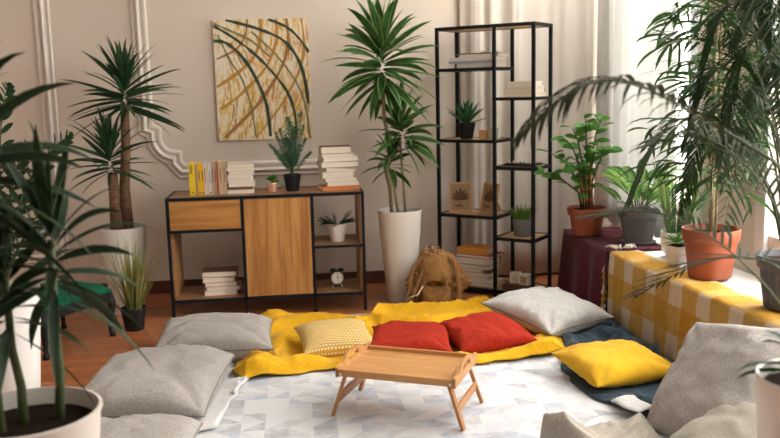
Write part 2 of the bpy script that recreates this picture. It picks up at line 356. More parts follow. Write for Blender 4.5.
# plaster panel mouldings: a profile swept along a path in the wall plane
def moulding(name, path, prof):
    pts = [Vector((x, z)) for x, z in path]; mb = MB(); n = len(prof); vs = []
    for i, p in enumerate(pts):
        a = (p-pts[i-1]).normalized() if i else None; b = (pts[i+1]-p).normalized() if i < len(pts)-1 else None
        a = a or b; b = b or a; t = (a+b).normalized(); nn = Vector((t.y, -t.x)); q = 1/max(.5, nn.dot(Vector((a.y, -a.x))))
        for (o_, h_) in prof: vs.append((p.x+nn.x*o_*q, YB-h_, p.y+nn.y*o_*q))
    fs = [(i*n+k_, i*n+k_+1, (i+1)*n+k_+1, (i+1)*n+k_) for i in range(len(pts)-1) for k_ in range(n-1)]
    mb.add(vs, fs); return struct(mb, name, 'trim', auto=.6)
PROF = [(-.055, 0), (-.055, .012), (-.045, .02), (-.03, .02), (-.022, .008), (-.012, .008), (-.006, .03), (.004, .038), (.014, .03), (.02, .012), (.034, .012), (.040, .02), (.048, .012), (.048, 0)]
path = [(-.997, 2.72), (-.997, 1.135), (-.95, 1.115)] + [(-.95+.13*(1-math.cos(a)), 1.09-.15*math.sin(a)) for a in [PI/2*i/8 for i in range(9)]] + [(-.82, .90), (-.77, .845), (.33, .845)]
moulding('trim_4', path, PROF)
path = [(-1.61, 2.72), (-1.61, .30), (-2.9, .30)]
moulding('trim_5', path, [(-a, b) for a, b in PROF][::-1])
# window bench along the right wall
t = thing('window_bench', 'long low white window bench under the draped throws, holding the potted plants', 'bench', (0, 0, 0))
def slab(name, pts, z0, z1, parent):
    mb = MB(); n = len(pts); mb.add([(x, y, z0) for x, y in pts]+[(x, y, z1) for x, y in pts], [tuple(range(n-1, -1, -1)), tuple(range(n, 2*n))]+[(i, (i+1) % n, n+(i+1) % n, n+i) for i in range(n)])
    return mb.build(name, 'white_frame', parent, smooth=False)
slab('bench_top', [(1.825, 5.45), (1.825, 4.65), (2.00, 1.15), (2.27, 1.15), (2.27, 5.45)], .37, .40, t)
slab('bench_front', [(1.85, 5.43), (1.85, 4.65), (2.03, 1.17), (2.05, 1.17), (1.87, 4.65), (1.87, 5.43)], 0, .37, t)
bxo('end_panel', (2.05, 5.42, .185), (.36, .02, .37), 'white_frame', t)
# curtains
def curtain(name, x0, y0, x1, y1, z0, z1, folds, amp, m_, label, seed):
    mb = MB(); d = Vector((x1-x0, y1-y0, 0)); nrm = Vector((-d.y, d.x, 0)).normalized(); r_ = random.Random(seed)
    cs = sorted(r_.uniform(0, 1) for _ in range(folds)); ws = [r_.uniform(.25, .6)/folds for _ in cs]; hs_ = [r_.uniform(.5, 1) for _ in cs]
    def fn(u, v):
        q = sum(h_*math.exp(-((u-c_-.012*math.sin(3*v+c_*20))/w_)**2) for c_, w_, h_ in zip(cs, ws, hs_))
        q = min(1.3, q)-.5 + .18*math.sin(u*folds*5+2*v)
        p = Vector((x0, y0, 0))+d*u - nrm*amp*q; return (p.x, p.y, z1+(z0-z1)*v)
    mb.sheet(fn, folds*16, 14); o = mb.build(name, m_, solid=.002); tag(o, label, 'curtain'); return o
curtain('curtain', 1.16, 5.893, 2.13, 5.885, .02, 2.85, 11, .026, 'curtain', 'beige floor-length curtain hanging in folds behind the black shelf unit', 4)
curtain('sheer_curtain', 2.14, 5.86, 2.215, 4.78, .43, 2.85, 13, .03, 'sheer', 'sheer white curtain bunched in the corner beside the far window', 3)

# ------------------------------------------------------------------ rug
mb = MB(); ra = 0.0
def rugf(u, v):
    x = -.50+u*2.30; y = 2.1+v*2.95; z = .012+.0035*fbm(x*5, y*5)+.002*fbm(x*14, y*14)
    return (x, y, z)
def ruguv(u, v):
    x = u*2.3; y = v*2.95; return (x*math.cos(ra)-y*math.sin(ra)+3, x*math.sin(ra)+y*math.cos(ra)+3)
mb.sheet(rugf, 90, 110, ruguv); tag(mb.build('rug', 'rug', solid=.008), 'large pale rug woven with light blue and grey triangles on the floor', 'rug')

# ------------------------------------------------------------------ throws
def ridg(x, y, z): return (1-abs(noise.noise(Vector((x, y, z)))*1.6))
def poly_lerp(pts, t):
    L = [0]
    for a, b in zip(pts, pts[1:]): L.append(L[-1]+(Vector(b)-Vector(a)).length)
    s = t*L[-1]
    for i in range(len(pts)-1):
        if s <= L[i+1] or i == len(pts)-2:
            q = (s-L[i])/max(1e-6, L[i+1]-L[i]); return Vector(pts[i]).lerp(Vector(pts[i+1]), min(1, max(0, q)))
FLAT = []   # (x, y, r, level): where cushions press a throw flat
def throw(name, bottom, top, m_, label, amp=.05, freq=3.0, ang=0, stretch=2.2, nu=150, nv=80, base=.022, seed=0, thick=.006, press=(), cat='throw', fine=1):
    mb = MB(); ca, sa = math.cos(ang), math.sin(ang)
    def fn(u, v):
        a = poly_lerp(bottom, u); b = poly_lerp(top, u); p = a.lerp(b, v)
        x, y = p.x, p.y
        wx = x + .16*fbm(x*2.3, y*2.3, seed+3); wy = y + .16*fbm(x*2.3, y*2.3, seed+9)
        p1 = (wx*ca+wy*sa)*freq/stretch; p2 = (-wx*sa+wy*ca)*freq
        r = ridg(p1, p2, seed); h = amp*max(0, r-.30)**2.0*1.9
        w2x = p1*2.6+.5*fbm(x*7, y*7, seed+50); w2y = p2*2.4+.5*fbm(x*7, y*7, seed+60)
        h += fine*amp*.42*max(0, ridg(w2x, w2y, seed+5)-.35)**2.0*2.0 + fine*amp*.16*max(0, ridg(w2x*2.3, w2y*2.2, seed+8)-.3)**1.6
        e = min(u, 1-u, v, 1-v); ef = min(1, e/.06)
        h *= (.25+.75*ef)
        for (cx, cy, r_, f_) in press:
            dd = math.hypot(x-cx, y-cy)/r_
            if dd < 1.25: q = min(1, max(0, (1.25-dd)/.35)); h *= 1-(1-f_)*q
        j = .02*(1-ef)
        x += j*fbm(x*9, y*9, seed+20); y += j*fbm(x*9, y*9, seed+30)
        x += .35*h*fbm(p1*2, p2*2, seed+40); y += .35*h*fbm(p1*2, p2*2, seed+41)
        return (x, y, base+h)
    mb.sheet(fn, nu, nv); o = mb.build(name, m_, solid=thick); tag(o, label, cat); return o
throw('throw_blanket', [(-.34, 4.02), (-.27, 3.92), (-.02, 3.97), (.20, 4.0), (.47, 3.97), (.86, 3.96), (1.22, 4.0), (1.34, 4.06)],
      [(-.30, 5.04), (-.05, 4.93), (.28, 4.93), (.60, 5.02), (.93, 5.14), (1.14, 5.12), (1.30, 4.80), (1.42, 4.42)], 'mustard',
      'mustard yellow throw crumpled along the back of the rug under the small cushions', fine=.6, amp=.075, freq=4.2, ang=.25, seed=2, base=.024,
      press=((.16, 4.36, .26, .12), (.56, 4.28, .28, .12), (.96, 4.33, .28, .12), (1.42, 4.65, .36, .1), (-.46, 4.45, .30, .05)), nu=200, nv=110)
throw('throw_blanket', [(1.31, 3.28), (1.24, 3.43), (1.22, 3.62), (1.23, 3.84), (1.32, 4.08), (1.40, 4.3), (1.50, 4.52)],
      [(1.46, 3.10), (1.60, 3.30), (1.72, 3.6), (1.77, 3.9), (1.78, 4.15), (1.78, 4.4), (1.76, 4.66)], 'navy',
      'dark navy throw spread under the bright yellow cushion beside the bench', fine=.8, amp=.065, freq=4.0, ang=1.2, seed=11, base=.024,
      press=((1.43, 3.66, .27, .1), (1.42, 4.62, .30, .1)), nu=120, nv=60)
throw('throw_blanket', [(.86, 2.92), (1.0, 2.80), (1.15, 2.74), (1.32, 2.80)], [(.90, 3.03), (1.05, 3.10), (1.20, 3.12), (1.36, 3.14)], 'beige',
      'beige grey throw rumpled on the rug at the front edge of the photo', amp=.15, freq=3.4, fine=.35, ang=.4, seed=21, base=.026, nu=90, nv=50, press=((1.55, 2.98, .25, .2),))
throw('cloth', [(1.275, 3.27), (1.29, 3.20), (1.33, 3.14)], [(1.40, 3.33), (1.43, 3.26), (1.43, 3.18)], 'white_cloth',
      'small off-white cloth end showing between the navy throw and the grey cushion', fine=.3, amp=.02, freq=4, seed=31, base=.055, nu=30, nv=20, cat='cloth')
throw('cloth', [(-.50, 3.30), (-.49, 3.6), (-.46, 3.9)], [(-.36, 3.34), (-.32, 3.7), (-.24, 3.98)], 'white_cloth',
      'white folded cloth beneath the grey cushions at the left edge of the rug', amp=.03, freq=3, seed=41, base=.024, nu=40, nv=24, cat='cloth', press=((-.65, 3.75, .3, .3),))
mb = MB(); mb.tube([(-.32+.07*t_, 3.72+.33*t_, .036+.004*math.sin(t_*9)) for t_ in [i/10 for i in range(11)]], .009, 8)
mb.build('hem_cord', 'white_cloth', bpy.data.objects['cloth.001'])

# gingham blanket over the bench
mb = MB()
def gx(y): return 1.80+ (4.65-y)*.050
PL = [(.20, 0), (0, 0), (0, .405)]
def ging(u, v):
    y = 4.67-u*2.6; s = v*.66; fx0 = gx(y)
    bw = .165+.02*fbm(y*2.1, 1)   # how far it reaches over the top
    tot = bw+.41; s = v*tot
    if s < bw: x = fx0+bw-s; z = .408+.006*fbm(y*9, s*12); x += .0
    else:
        d = s-bw; z = .408-d; w_ = d/.41
        x = fx0-.012-.02*w_ + .010*w_*math.sin(y*17+1.3*math.sin(y*5)) + .016*w_*fbm(y*9, d*3)+.006*fbm(y*24, d*7) ; z = max(.012, z)
    c_ = min(1, max(0, 1-abs(s-bw)/.012)); z -= .004*c_; x += .004*c_
    if u < .02: y += .01*fbm(s*14, 3)
    y += -.05*max(0, 1-u*12)*(max(0, s-bw))
    return (x, y, z)
mb.sheet(ging, 170, 46, lambda u, v: (u*2.6+.05, v*.58))
gb = mb.build('gingham_blanket', 'gingham', solid=.004); tag(gb, 'mustard and cream gingham blanket draped over the window bench front', 'blanket')
for j in range(9):
    mb = MB(); z = .385-j*.042; y = 4.69-.05*(.41-z)*0; x = 1.785-.01*j*.3
    if j == 0: p0 = Vector((1.84, 4.68, .412))
    else: p0 = Vector((x, 4.675-.03*(j/9), z))
    for s_i in range(5):
        L = .055+.02*rnd.random(); a = rnd.uniform(-.5, .5)
        pts = [p0+Vector((-.012*t_*(1+a), .012+.035*t_+.01*a*t_, -L*t_**1.3+.006*a)) for t_ in (0, .3, .6, 1)]
        mb.tube(pts, [.006, .007, .005, .003], 5)
    o = mb.build('tassel', 'ivory' if j % 3 == 1 else 'mustard', gb)
mb = MB()
for i in range(12):
    p = Vector((1.84+.022*i*.5, 4.70+.01*rnd.random(), .418)); a = rnd.uniform(.3, 2.6)
    mb.tube([p, p+Vector((.04*math.cos(a), .03*math.sin(a), .014)), p+Vector((.075*math.cos(a), .06*math.sin(a), .004))], [.006, .007, .004], 5)
mb.build('fringe', 'ivory', gb)
# burgundy throw over the far end of the bench
mb = MB()
def burg(u, v):
    y = 5.47-u*.80; bw = .36; s = v*(bw+.40); x0 = 1.785
    if s < bw: x = x0+bw-s; z = .409+.008*fbm(y*12, s*12, 4)
    else:
        d = s-bw; w_ = d/.4; z = max(.012, .409-d); x = x0-.012-.03*w_+.028*w_*math.sin(y*19+2*math.sin(y*4))
        z = max(z, .012)
    return (x, y, z)
mb.sheet(burg, 70, 44); bt = mb.build('throw_blanket', 'burgundy', solid=.007); tag(bt, 'burgundy knitted throw hanging over the far end of the window bench', 'throw')
mb = MB()
def burg2(u, v):
    x = 1.775+u*.40; s = v*.41; return (x, 5.475+.012+.02*v*math.sin(x*24), max(.012, .410-s))
mb.sheet(burg2, 24, 24); mb.build('side_drop', 'burgundy', bt, solid=.007)

# ------------------------------------------------------------------ cushions
def cushion(label, center, ax, bx_, w_, d_, h_, m_, seed=0, boxy=.5, pinch=.05, wr=.006, pipe='piping', flat=0, n=40, cat='cushion', crease=0.0):
    """ax, bx_: width and depth directions; thickness along their cross product"""
    a = Vector(ax).normalized(); b = Vector(bx_); b = (b-a*b.dot(a)).normalized(); c = a.cross(b)
    if c.z < 0: b = -b; c = a.cross(b)
    mb = MB()
    def edge(u, v):   # plan outline in -1..1
        x = u*(1-pinch*(1-abs(v)**2.5)*abs(u)**3 ); y = v*(1-pinch*(1-abs(u)**2.5)*abs(v)**3)
        rr = max(abs(u), abs(v))
        return x, y
    def surf(sgn):
        def fn(s, t):
            u, v = s*2-1, t*2-1
            u = math.sin(u*PI/2)*.35+u*.65; v = math.sin(v*PI/2)*.35+v*.65
            x, y = edge(u, v); f = max(0, (1-u**4))*max(0, (1-v**4)); hgt = f**boxy
            k_ = 1-.35*abs(u*v)**2
            nz_ = wr*(ridg(u*2.4+seed, v*2.4, seed+sgn)-.6)*min(1, f*3) + wr*1.2*fbm(u*1.4+seed, v*1.4, seed)
            ed = max(abs(u), abs(v)); per = math.atan2(v, u)*3.2
            nz_ += wr*.9*fbm(per*2.2, seed*3, sgn*2)*max(0, 1-abs(ed-.82)/.2)*min(1, f*6)
            if crease:
                for q in range(4):
                    an = PI/4+PI/2*q; du, dv = math.cos(an), math.sin(an)
                    tt = u*du+v*dv; off = u*-dv+v*du
                    if tt > .3: nz_ -= crease*math.exp(-(off/.07)**2)*(tt-.3)*min(1, f*4)
            z = sgn*(h_/2*hgt*k_ + nz_*(1 if f > 0 else 0))
            if flat and sgn < 0: z = max(z, -h_/2*flat)
            return tuple(a*(x*w_/2)+b*(y*d_/2)+c*z)
        return fn
    f1, f2 = surf(1), surf(-1)
    mb.sheet(f1, n, n); mb.sheet(lambda s, t: f2(1-s, t), n, n)
    bm = bmesh.new(); o = mb.build('cushion', m_); bm.from_mesh(o.data); bmesh.ops.remove_doubles(bm, verts=bm.verts, dist=.0008); bmesh.ops.recalc_face_normals(bm, faces=bm.faces); bm.to_mesh(o.data); bm.free()
    o.location = center; tag(o, label, cat)
    if pipe:
        mb = MB(); pts = []
        for i in range(4*24+1):
            q = (i/24) % 4; s_ = int(q); t_ = (q-s_)*2-1
            u, v = [(t_, -1), (1, t_), (-t_, 1), (-1, -t_)][s_]; x, y = edge(u, v); pts.append(a*(x*w_/2)+b*(y*d_/2))
        mb.tube(pts, .0035, 6, caps=False); mb.build('seam', pipe, o)
    return o
cushion('grey cushion lying at the back left, beside the end of the mustard throw', (-.455, 4.43, .098), (1, .03, -.02), (.1, 1, .0), .60, .54, .18, 'grey', 3, .40, .06, .010, crease=.02)
cushion('grey cushion in the middle of the three at the left, its corner on the rug', (-.655, 3.70, .105), (.98, -.12, 0), (.22, .9, .06), .58, .66, .19, 'grey', 5, .36, .05, .010, crease=.02)
cushion('grey cushion nearest the big cream plant pot at the bottom left', (-.70, 3.02, .085), (1, -.06, 0), (.1, 1, 0), .56, .52, .16, 'grey', 8, .38, .05, .012)
cushion('small mustard knitted cushion with rows of white stitches', (.17, 4.33, .088), (.95, .12, 0), (-.18, .9, .10), .40, .38, .12, 'knit', 12, .55, .10, .004, pipe=None)
cushion('red cushion beside the mustard knitted one, behind the tray table', (.56, 4.26, .080), (.95, -.18, 0), (.15, .95, .04), .45, .42, .11, 'red', 15, .55, .11, .009, pipe=None, crease=.01)
cushion('red cushion at the right, next to the light grey one', (.95, 4.27, .090), (.93, .20, .02), (-.20, .9, .08), .43, .40, .125, 'red', 18, .55, .10, .010, pipe=None, crease=.012)
cushion('large light grey linen cushion leaning by the foot of the shelf unit', (1.375, 4.53, .118), (.86, .50, .0), (-.50, .82, .12), .52, .54, .155, 'lgrey', 22, .48, .08, .010, crease=.02)
cushion('bright yellow linen cushion on the navy throw', (1.43, 3.65, .095), (.94, .24, .0), (-.10, .95, .10), .46, .40, .12, 'yellow', 25, .55, .09, .007, pipe=None, crease=.012)
cushion('large grey cushion propped against the window bench at the right', (1.57, 2.97, .225), (.27, .16, .35), (.03, -.5, -.06), .53, .50, .16, 'grey_big', 28, .45, .05, .010, crease=.01)
cushion('taupe cushion with a seam, in front of the big propped grey one', (1.46, 2.56, .12), (.5, .2, .14), (.15, -.6, .02), .5, .5, .2, 'taupe', 31, .4, .06, .012, crease=.02)

# ------------------------------------------------------------------ sideboard
SX, SY, SW, SD, SH = -.79, 5.19, 1.20, .40, .75
sb = thing('sideboard', 'oak sideboard with a black metal frame, drawer, door and open shelves', 'sideboard', (SX, SY, 0))
F = .018
def fr(mb, x0, y0, z0, x1, y1, z1): mb.box(((x0+x1)/2, (y0+y1)/2, (z0+z1)/2), (abs(x1-x0), abs(y1-y0), abs(z1-z0)))
mb = MB()
for x in (0, SW-F):
    for y in (0, SD-F): fr(mb, x, y, 0, x+F, y+F, SH)
for x in (.445, .870): fr(mb, x, 0, .10, x+F, F, SH-F); fr(mb, x, SD-F, .10, x+F, SD, SH-F)
for z in (.10, SH-F):
    for y in (0, SD-F): fr(mb, F, y, z, SW-F, y+F, z+F)
    for x in (0, SW-F): fr(mb, x, F, z, x+F, SD-F, z+F)
fr(mb, F, 0, .535, .445, F, .55); fr(mb, .888, 0, .405, SW-F, F, .42)
mb.build('frame', 'black_metal', sb, smooth=False)
bxo('top', (SW/2, SD/2, SH-.012), (SW-2*F+.002, SD-2*F+.002, .022), 'walnut', sb)
bxo('side_panel', (F+.008, SD/2, .43), (.012, SD-2*F, .60), 'oak_side', sb)
bxo('side_panel', (SW-F-.008, SD/2, .43), (.012, SD-2*F, .60), 'oak_side', sb)
bxo('divider', (.455, SD/2, .43), (.012, SD-2*F, .60), 'oak_side', sb)
bxo('divider', (.880, SD/2, .43), (.012, SD-2*F, .60), 'oak_side', sb)
bxo('shelf', (.232, SD/2, .112), (.42, SD-2*F, .014), 'walnut', sb)
bxo('shelf', (1.035, SD/2, .112), (.285, SD-2*F, .014), 'walnut', sb)
bxo('shelf', (1.035, SD/2, .413), (.285, SD-2*F, .016), 'walnut', sb)
bxo('shelf', (.232, SD/2, .542), (.42, SD-2*F, .014), 'walnut', sb)
bxo('back_panel', (.667, SD-.012, .42), (.40, .01, .60), 'oak_side', sb)
bxo('drawer', (.2315, .012, .640), (.423, .02, .176), 'oak_h', sb, bevel=.002)
bxo('door', (.6665, .012, .425), (.403, .02, .606), 'oak', sb, bevel=.002)
for x in (.454, .879):
    mb = MB(); mb.lathe([(.0, 0), (.012, 0), (.012, .012), (.005, .016), (.005, .10), (0, .10)], (x, .02, 0), 12); mb.build('foot', 'black_metal', sb)

# ------------------------------------------------------------------ books
BOOKMATS = {}
def bm_(col):
    k_ = tuple(col)
    if k_ not in BOOKMATS: BOOKMATS[k_] = mat('book_cover', col, .55)
    return BOOKMATS[k_]
def book(loc, L, W, T, col, rz, label, group, upright=False, spine=-1, parent=None, name='book'):
    """flat book: L along x (spine side at y = spine*W/2), W along y, T thickness"""
    t = thing(name, label, 'book', loc, rz, group)
    th = .0022; mb = MB()
    if upright:   # thickness along x, spine facing -y, standing on the edge: W = height, L = depth
        mb.box((-T/2+th/2, 0, W/2), (th, L, W)); mb.box((T/2-th/2, 0, W/2), (th, L, W)); mb.box((0, -L/2+th/2, W/2), (T-2*th, th, W))
        p = MB(); p.box((0, .003, W/2), (T-2*th-.0004, L-.008, W-.006))
    else:
        mb.box((0, 0, th/2), (L, W, th)); mb.box((0, 0, T-th/2), (L, W, th)); mb.box((0, spine*(W/2-th/2), T/2), (L, th, T-2*th))
        p = MB(); p.box((0, -spine*.003, T/2), (L-.008, W-.008, T-2*th-.0004))
    mb.build('cover', bm_(col), t, smooth=False); p.build('pages', 'paper', t, smooth=False)
    return t
ORD = ['bottom', 'second from the bottom', 'third from the bottom', 'fourth from the bottom', 'fifth from the bottom', 'sixth from the bottom', 'seventh from the bottom', 'eighth from the bottom', 'ninth from the bottom']
def stack(x, y, z, rz, items, where, group, thick=1):
    """items: (L, W, T, colour, colour word, jitter dx, dy, drz, spine)"""
    n = len(items)
    for i, it in enumerate(items):
        L, W, T, col, cw, dx, dy, dr, sp = it; T *= thick
        pos = 'topmost' if i == n-1 else ORD[i]
        c, s = math.cos(rz), math.sin(rz)
        book((x+dx*c-dy*s, y+dx*s+dy*c, z), L, W, T-.0006, col, rz+dr, f'{cw} book, {pos}, {where}', group, spine=sp); z += T
    return z
CR, CR2, WHT, TAN, BRN, DRK = (.74, .68, .56), (.66, .58, .46), (.72, .71, .70), (.45, .33, .21), (.16, .08, .05), (.035, .035, .04)
TOPZ = SH+.0015
row = [(.036, .203, (.85, .58, .005), 'thick yellow book standing leftmost in the row on the sideboard'), (.015, .190, (.36, .26, .20), 'thin brown-grey book right of the thick yellow one on the sideboard'),
       (.020, .196, (.82, .50, .005), 'yellow book with a dark corner, third from the left in the sideboard row'), (.019, .192, (.84, .45, .01), 'orange-yellow book, fourth from the left in the sideboard row'),
       (.014, .200, (.62, .62, .66), 'white book right of the orange-yellow one in the sideboard row'), (.015, .190, (.72, .56, .32), 'cream book between the two white ones in the sideboard row'),
       (.014, .198, (.66, .67, .72), 'white book with a blue foot, seventh from the left in the sideboard row'), (.019, .205, (.50, .37, .23), 'tan book, eighth from the left in the sideboard row'),
       (.015, .203, (.40, .28, .17), 'brown book left of the thin red one in the sideboard row'), (.010, .198, (.45, .045, .03), 'thin red book standing in the row on the sideboard'),
       (.024, .203, (.56, .42, .26), 'tan book right of the thin red one in the sideboard row'), (.026, .205, (.48, .35, .22), 'tan book standing rightmost in the row on the sideboard')]
x = SX+.138
for i, (T, Hh, col, lab) in enumerate(row):
    b = book((x+T/2, SY+.17, TOPZ), .135, Hh, T-.001, col, 0, lab, 'books standing on the sideboard', True)
    mb = MB(); yy = -.0675-.0006
    if i == 0:
        for q in range(7): mb.box((-.006+.002*(q % 2), yy, .185-.008*q), (.016, .0012, .004))
        mb.box((0, yy, .018), (.014, .0012, .008))
    elif i in (2, 3): mb.box((0, yy, .015), (.009, .0012, .01)); mb.box((0, yy, .12), (.006, .0012, .06))
    elif i == 6: mb.box((0, yy, .014), (.010, .0012, .012)); mb.box((0, yy, .11), (.004, .0012, .07))
    elif i in (4, 7, 8, 10, 11): mb.box((0, yy, .12), (.0045, .0012, .09))
    if mb.v: mb.build('spine_lettering', bm_((.05, .10, .05)) if i == 0 else bm_((.10, .13, .35)) if i == 6 else bm_((.16, .10, .06)), b, smooth=False)
    x += T
W_ = 'the cream stack on the sideboard'; G_ = 'cream books stacked on the sideboard'
stack(SX+.445, SY+.17, TOPZ, .0, [(.165, .13, .022, CR, 'cream', 0, 0, .03, 1), (.16, .12, .016, BRN, 'dark-edged', -.006, 0, -.02, -1), (.165, .13, .022, WHT, 'white', .006, 0, .05, 1), (.15, .12, .022, CR, 'cream', -.002, .0, -.05, 1),
      (.155, .12, .024, WHT, 'white', -.004, 0, .0, 1), (.16, .125, .018, CR2, 'beige', .006, 0, .08, 1), (.172, .13, .018, CR, 'cream', -.004, 0, .02, 1), (.165, .13, .018, CR2, 'beige', .004, 0, .05, 1)], W_, G_, 1.14)
W_ = 'tall stack on the sideboard right end'; G_ = 'books in the tall stack on the sideboard'
stack(SX+1.055, SY+.18, TOPZ, .16, [(.24, .16, .024, (.62, .20, .045), 'orange-covered', 0, 0, .02, -1), (.20, .15, .026, CR, 'cream', .02, -.004, -.10, 1), (.205, .15, .020, CR2, 'beige', .0, 0, .03, 1), (.20, .15, .036, CR, 'thick cream', -.012, 0, -.06, 1),
      (.20, .15, .022, WHT, 'white', -.004, 0, .12, 1), (.235, .165, .034, DRK, 'dark-covered', .0, 0, -.06, 1), (.225, .16, .026, WHT, 'white', 0, 0, .04, 1), (.20, .155, .018, CR2, 'beige', -.012, 0, -.05, 1), (.19, .145, .040, BRN, 'thick brown-covered', -.016, 0, -.10, 1)], W_, G_, 1.11)
W_ = 'stack in the lower left sideboard bay'; G_ = 'books in the lower left bay'
stack(SX+.30, SY+.16, .1195, .02, [(.205, .15, .030, CR, 'cream', -.01, 0, .04, 1), (.21, .15, .026, WHT, 'white', .01, 0, -.02, 1), (.20, .15, .028, (.50, .20, .09), 'rust-brown', -.005, 0, .0, 1), (.20, .15, .034, CR, 'thick cream', -.02, 0, .06, 1), (.215, .16, .034, BRN, 'dark brown', -.01, 0, -.02, 1)], W_, G_)

# ------------------------------------------------------------------ painting
PX0, PX1, PZ0, PZ1 = -.512, .122, 1.048, 1.855
pt = thing('painting', 'abstract canvas painting with crossing dark green and ochre arcs', 'painting', ((PX0+PX1)/2, YB, (PZ0+PZ1)/2))
PW, PH = PX1-PX0, PZ1-PZ0
bxo('stretcher', (0, -.013, 0), (PW-.006, .024, PH-.006), 'canvas_edge', pt)
bxo('canvas', (0, -.0265, 0), (PW, .003, PH), 'painting', pt)
def cv(x_, y_): return ((x_-42)/(341-42)-.5)*PW, (.5-(y_-32)/(412-32))*PH
def stroke(pts, wd, m_, k_=0):
    P = [Vector((*cv(*p), 0)) for p in pts]; Q = []
    for i in range(len(P)-1):
        a = P[max(0, i-1)]; b = P[i]; c = P[i+1]; d = P[min(len(P)-1, i+2)]
        for q in range(8):
            t_ = q/8; Q.append(.5*((2*b)+(c-a)*t_+(2*a-5*b+4*c-d)*t_*t_+(3*b-a-3*c+d)*t_**3))
    Q.append(P[-1]); mb = MB(); vs = []
    for i, q in enumerate(Q):
        t_ = (Q[min(i+1, len(Q)-1)]-Q[max(i-1, 0)]).normalized(); n_ = Vector((-t_.y, t_.x, 0)); w_ = wd*(1.15+.7*fbm(i*.35, k_, wd*900))
        for s in (-1, 1):
            e = q+n_*s*w_/2; e.x = max(-PW/2, min(PW/2, e.x)); e.y = max(-PH/2, min(PH/2, e.y)); vs.append((e.x, -.0285-.0002*k_, e.y))
    mb.add(vs, [(2*i, 2*i+1, 2*i+3, 2*i+2) for i in range(len(Q)-1)]); mb.build('brush_stroke', m_, pt)
ST = [([(48, 155), (110, 125), (142, 80), (150, 32)], .012, 'paint_brown'), ([(44, 242), (110, 200), (165, 150), (188, 90), (190, 32)], .020, 'paint_ochre'), ([(52, 312), (120, 265), (200, 185), (238, 100), (240, 32)], .018, 'paint_ochre'),
      ([(62, 403), (170, 300), (248, 190), (275, 110), (272, 32)], .018, 'paint_brown'), ([(160, 405), (240, 310), (305, 200), (325, 120), (320, 32)], .014, 'paint_ochre'), ([(225, 398), (290, 320), (320, 260), (341, 205)], .014, 'paint_yellow'),
      ([(55, 80), (90, 160), (125, 220), (150, 310), (160, 405)], .011, 'paint_olive'), ([(160, 70), (240, 150), (300, 240), (325, 320), (332, 405)], .011, 'paint_olive'),
      ([(42, 98), (80, 105), (125, 145), (165, 210), (198, 300), (207, 402)], .019, 'paint_green'), ([(44, 52), (90, 80), (150, 125), (210, 185), (265, 260), (287, 330), (290, 400)], .016, 'paint_green'),
      ([(82, 34), (180, 62), (260, 100), (305, 160), (325, 230), (332, 300)], .018, 'paint_green'), ([(215, 33), (275, 60), (315, 100), (340, 140)], .014, 'paint_green'), ([(45, 45), (100, 70), (160, 100), (215, 150)], .014, 'paint_olive')]
for i, (p_, w_, m_) in enumerate(ST): stroke(p_, w_, m_, i)
for i in range(120):
    x_ = rnd.uniform(60, 325); y_ = rnd.uniform(60, 350); L = rnd.uniform(20, 62); l_ = -.22+.75*(y_ < 200)*(x_ < 220)
    stroke([(x_, y_), (x_+l_*L*.3, y_+L*.5), (x_+l_*L*.8, y_+L)], rnd.uniform(.002, .006), rnd.choice(['paint_yellow', 'paint_yellow', 'paint_yellow', 'paint_ochre', 'paint_ochre', 'paint_brown', 'paint_rose']), -1-i % 2)

# ------------------------------------------------------------------ plants
def pot(t, prof, m_, soil_r, soil_z, name='pot', n=40, ribs=0, ribd=0):
    mb = MB(); mb.lathe(prof, n=n, ribs=ribs, ribd=ribd); mb.build(name, m_, t, auto=.7)
    mb = MB(); mb.lathe([(0, soil_z+.004), (soil_r*.6, soil_z+.006), (soil_r, soil_z)], n=24); mb.build('soil', 'soil', t)
def taper(r0, r1, h, th=.006, lip=0):
    return [(0, 0), (r0*.96, 0), (r0, .006), (r0+(r1-r0)*.5, h*.5), (r1, h-.012-lip), (r1+lip*.4, h-.01-lip), (r1+lip*.4, h-.003), (r1+lip*.3-.001, h), (r1-th, h-.002), (r1-th-.002, h*.8), (r1-th-.004, h*.72)]
def rosette(mb, c, n, L, W, el0=85, el1=-10, droop=.8, shape=0, seed=0, spread=.0, segs=6, fold=.25, stalk=0, axis=(0, 0, 1), roll=.9):
    r_ = random.Random(seed); ax = Vector(axis).normalized(); rot = Vector((0, 0, 1)).rotation_difference(ax)
    for i in range(n):
        az = i*2.39996+r_.uniform(-.25, .25); q = i/(n-1); el = math.radians(el1+(el0-el1)*q**1.0 + r_.uniform(-9, 9))
        d = Vector((math.cos(az)*math.cos(el), math.sin(az)*math.cos(el), math.sin(el))); d = rot @ d
        p = Vector(c)+ax*(stalk*(q-.5))+d*spread
        mb.leaf(p, d, L*r_.uniform(.75, 1.1)*(1-.25*q*q), W*r_.uniform(.85, 1.1), droop*r_.uniform(.6, 1.3), segs, fold, shape=shape, curl=r_.uniform(-.25, .25), roll=r_.uniform(-roll, roll))
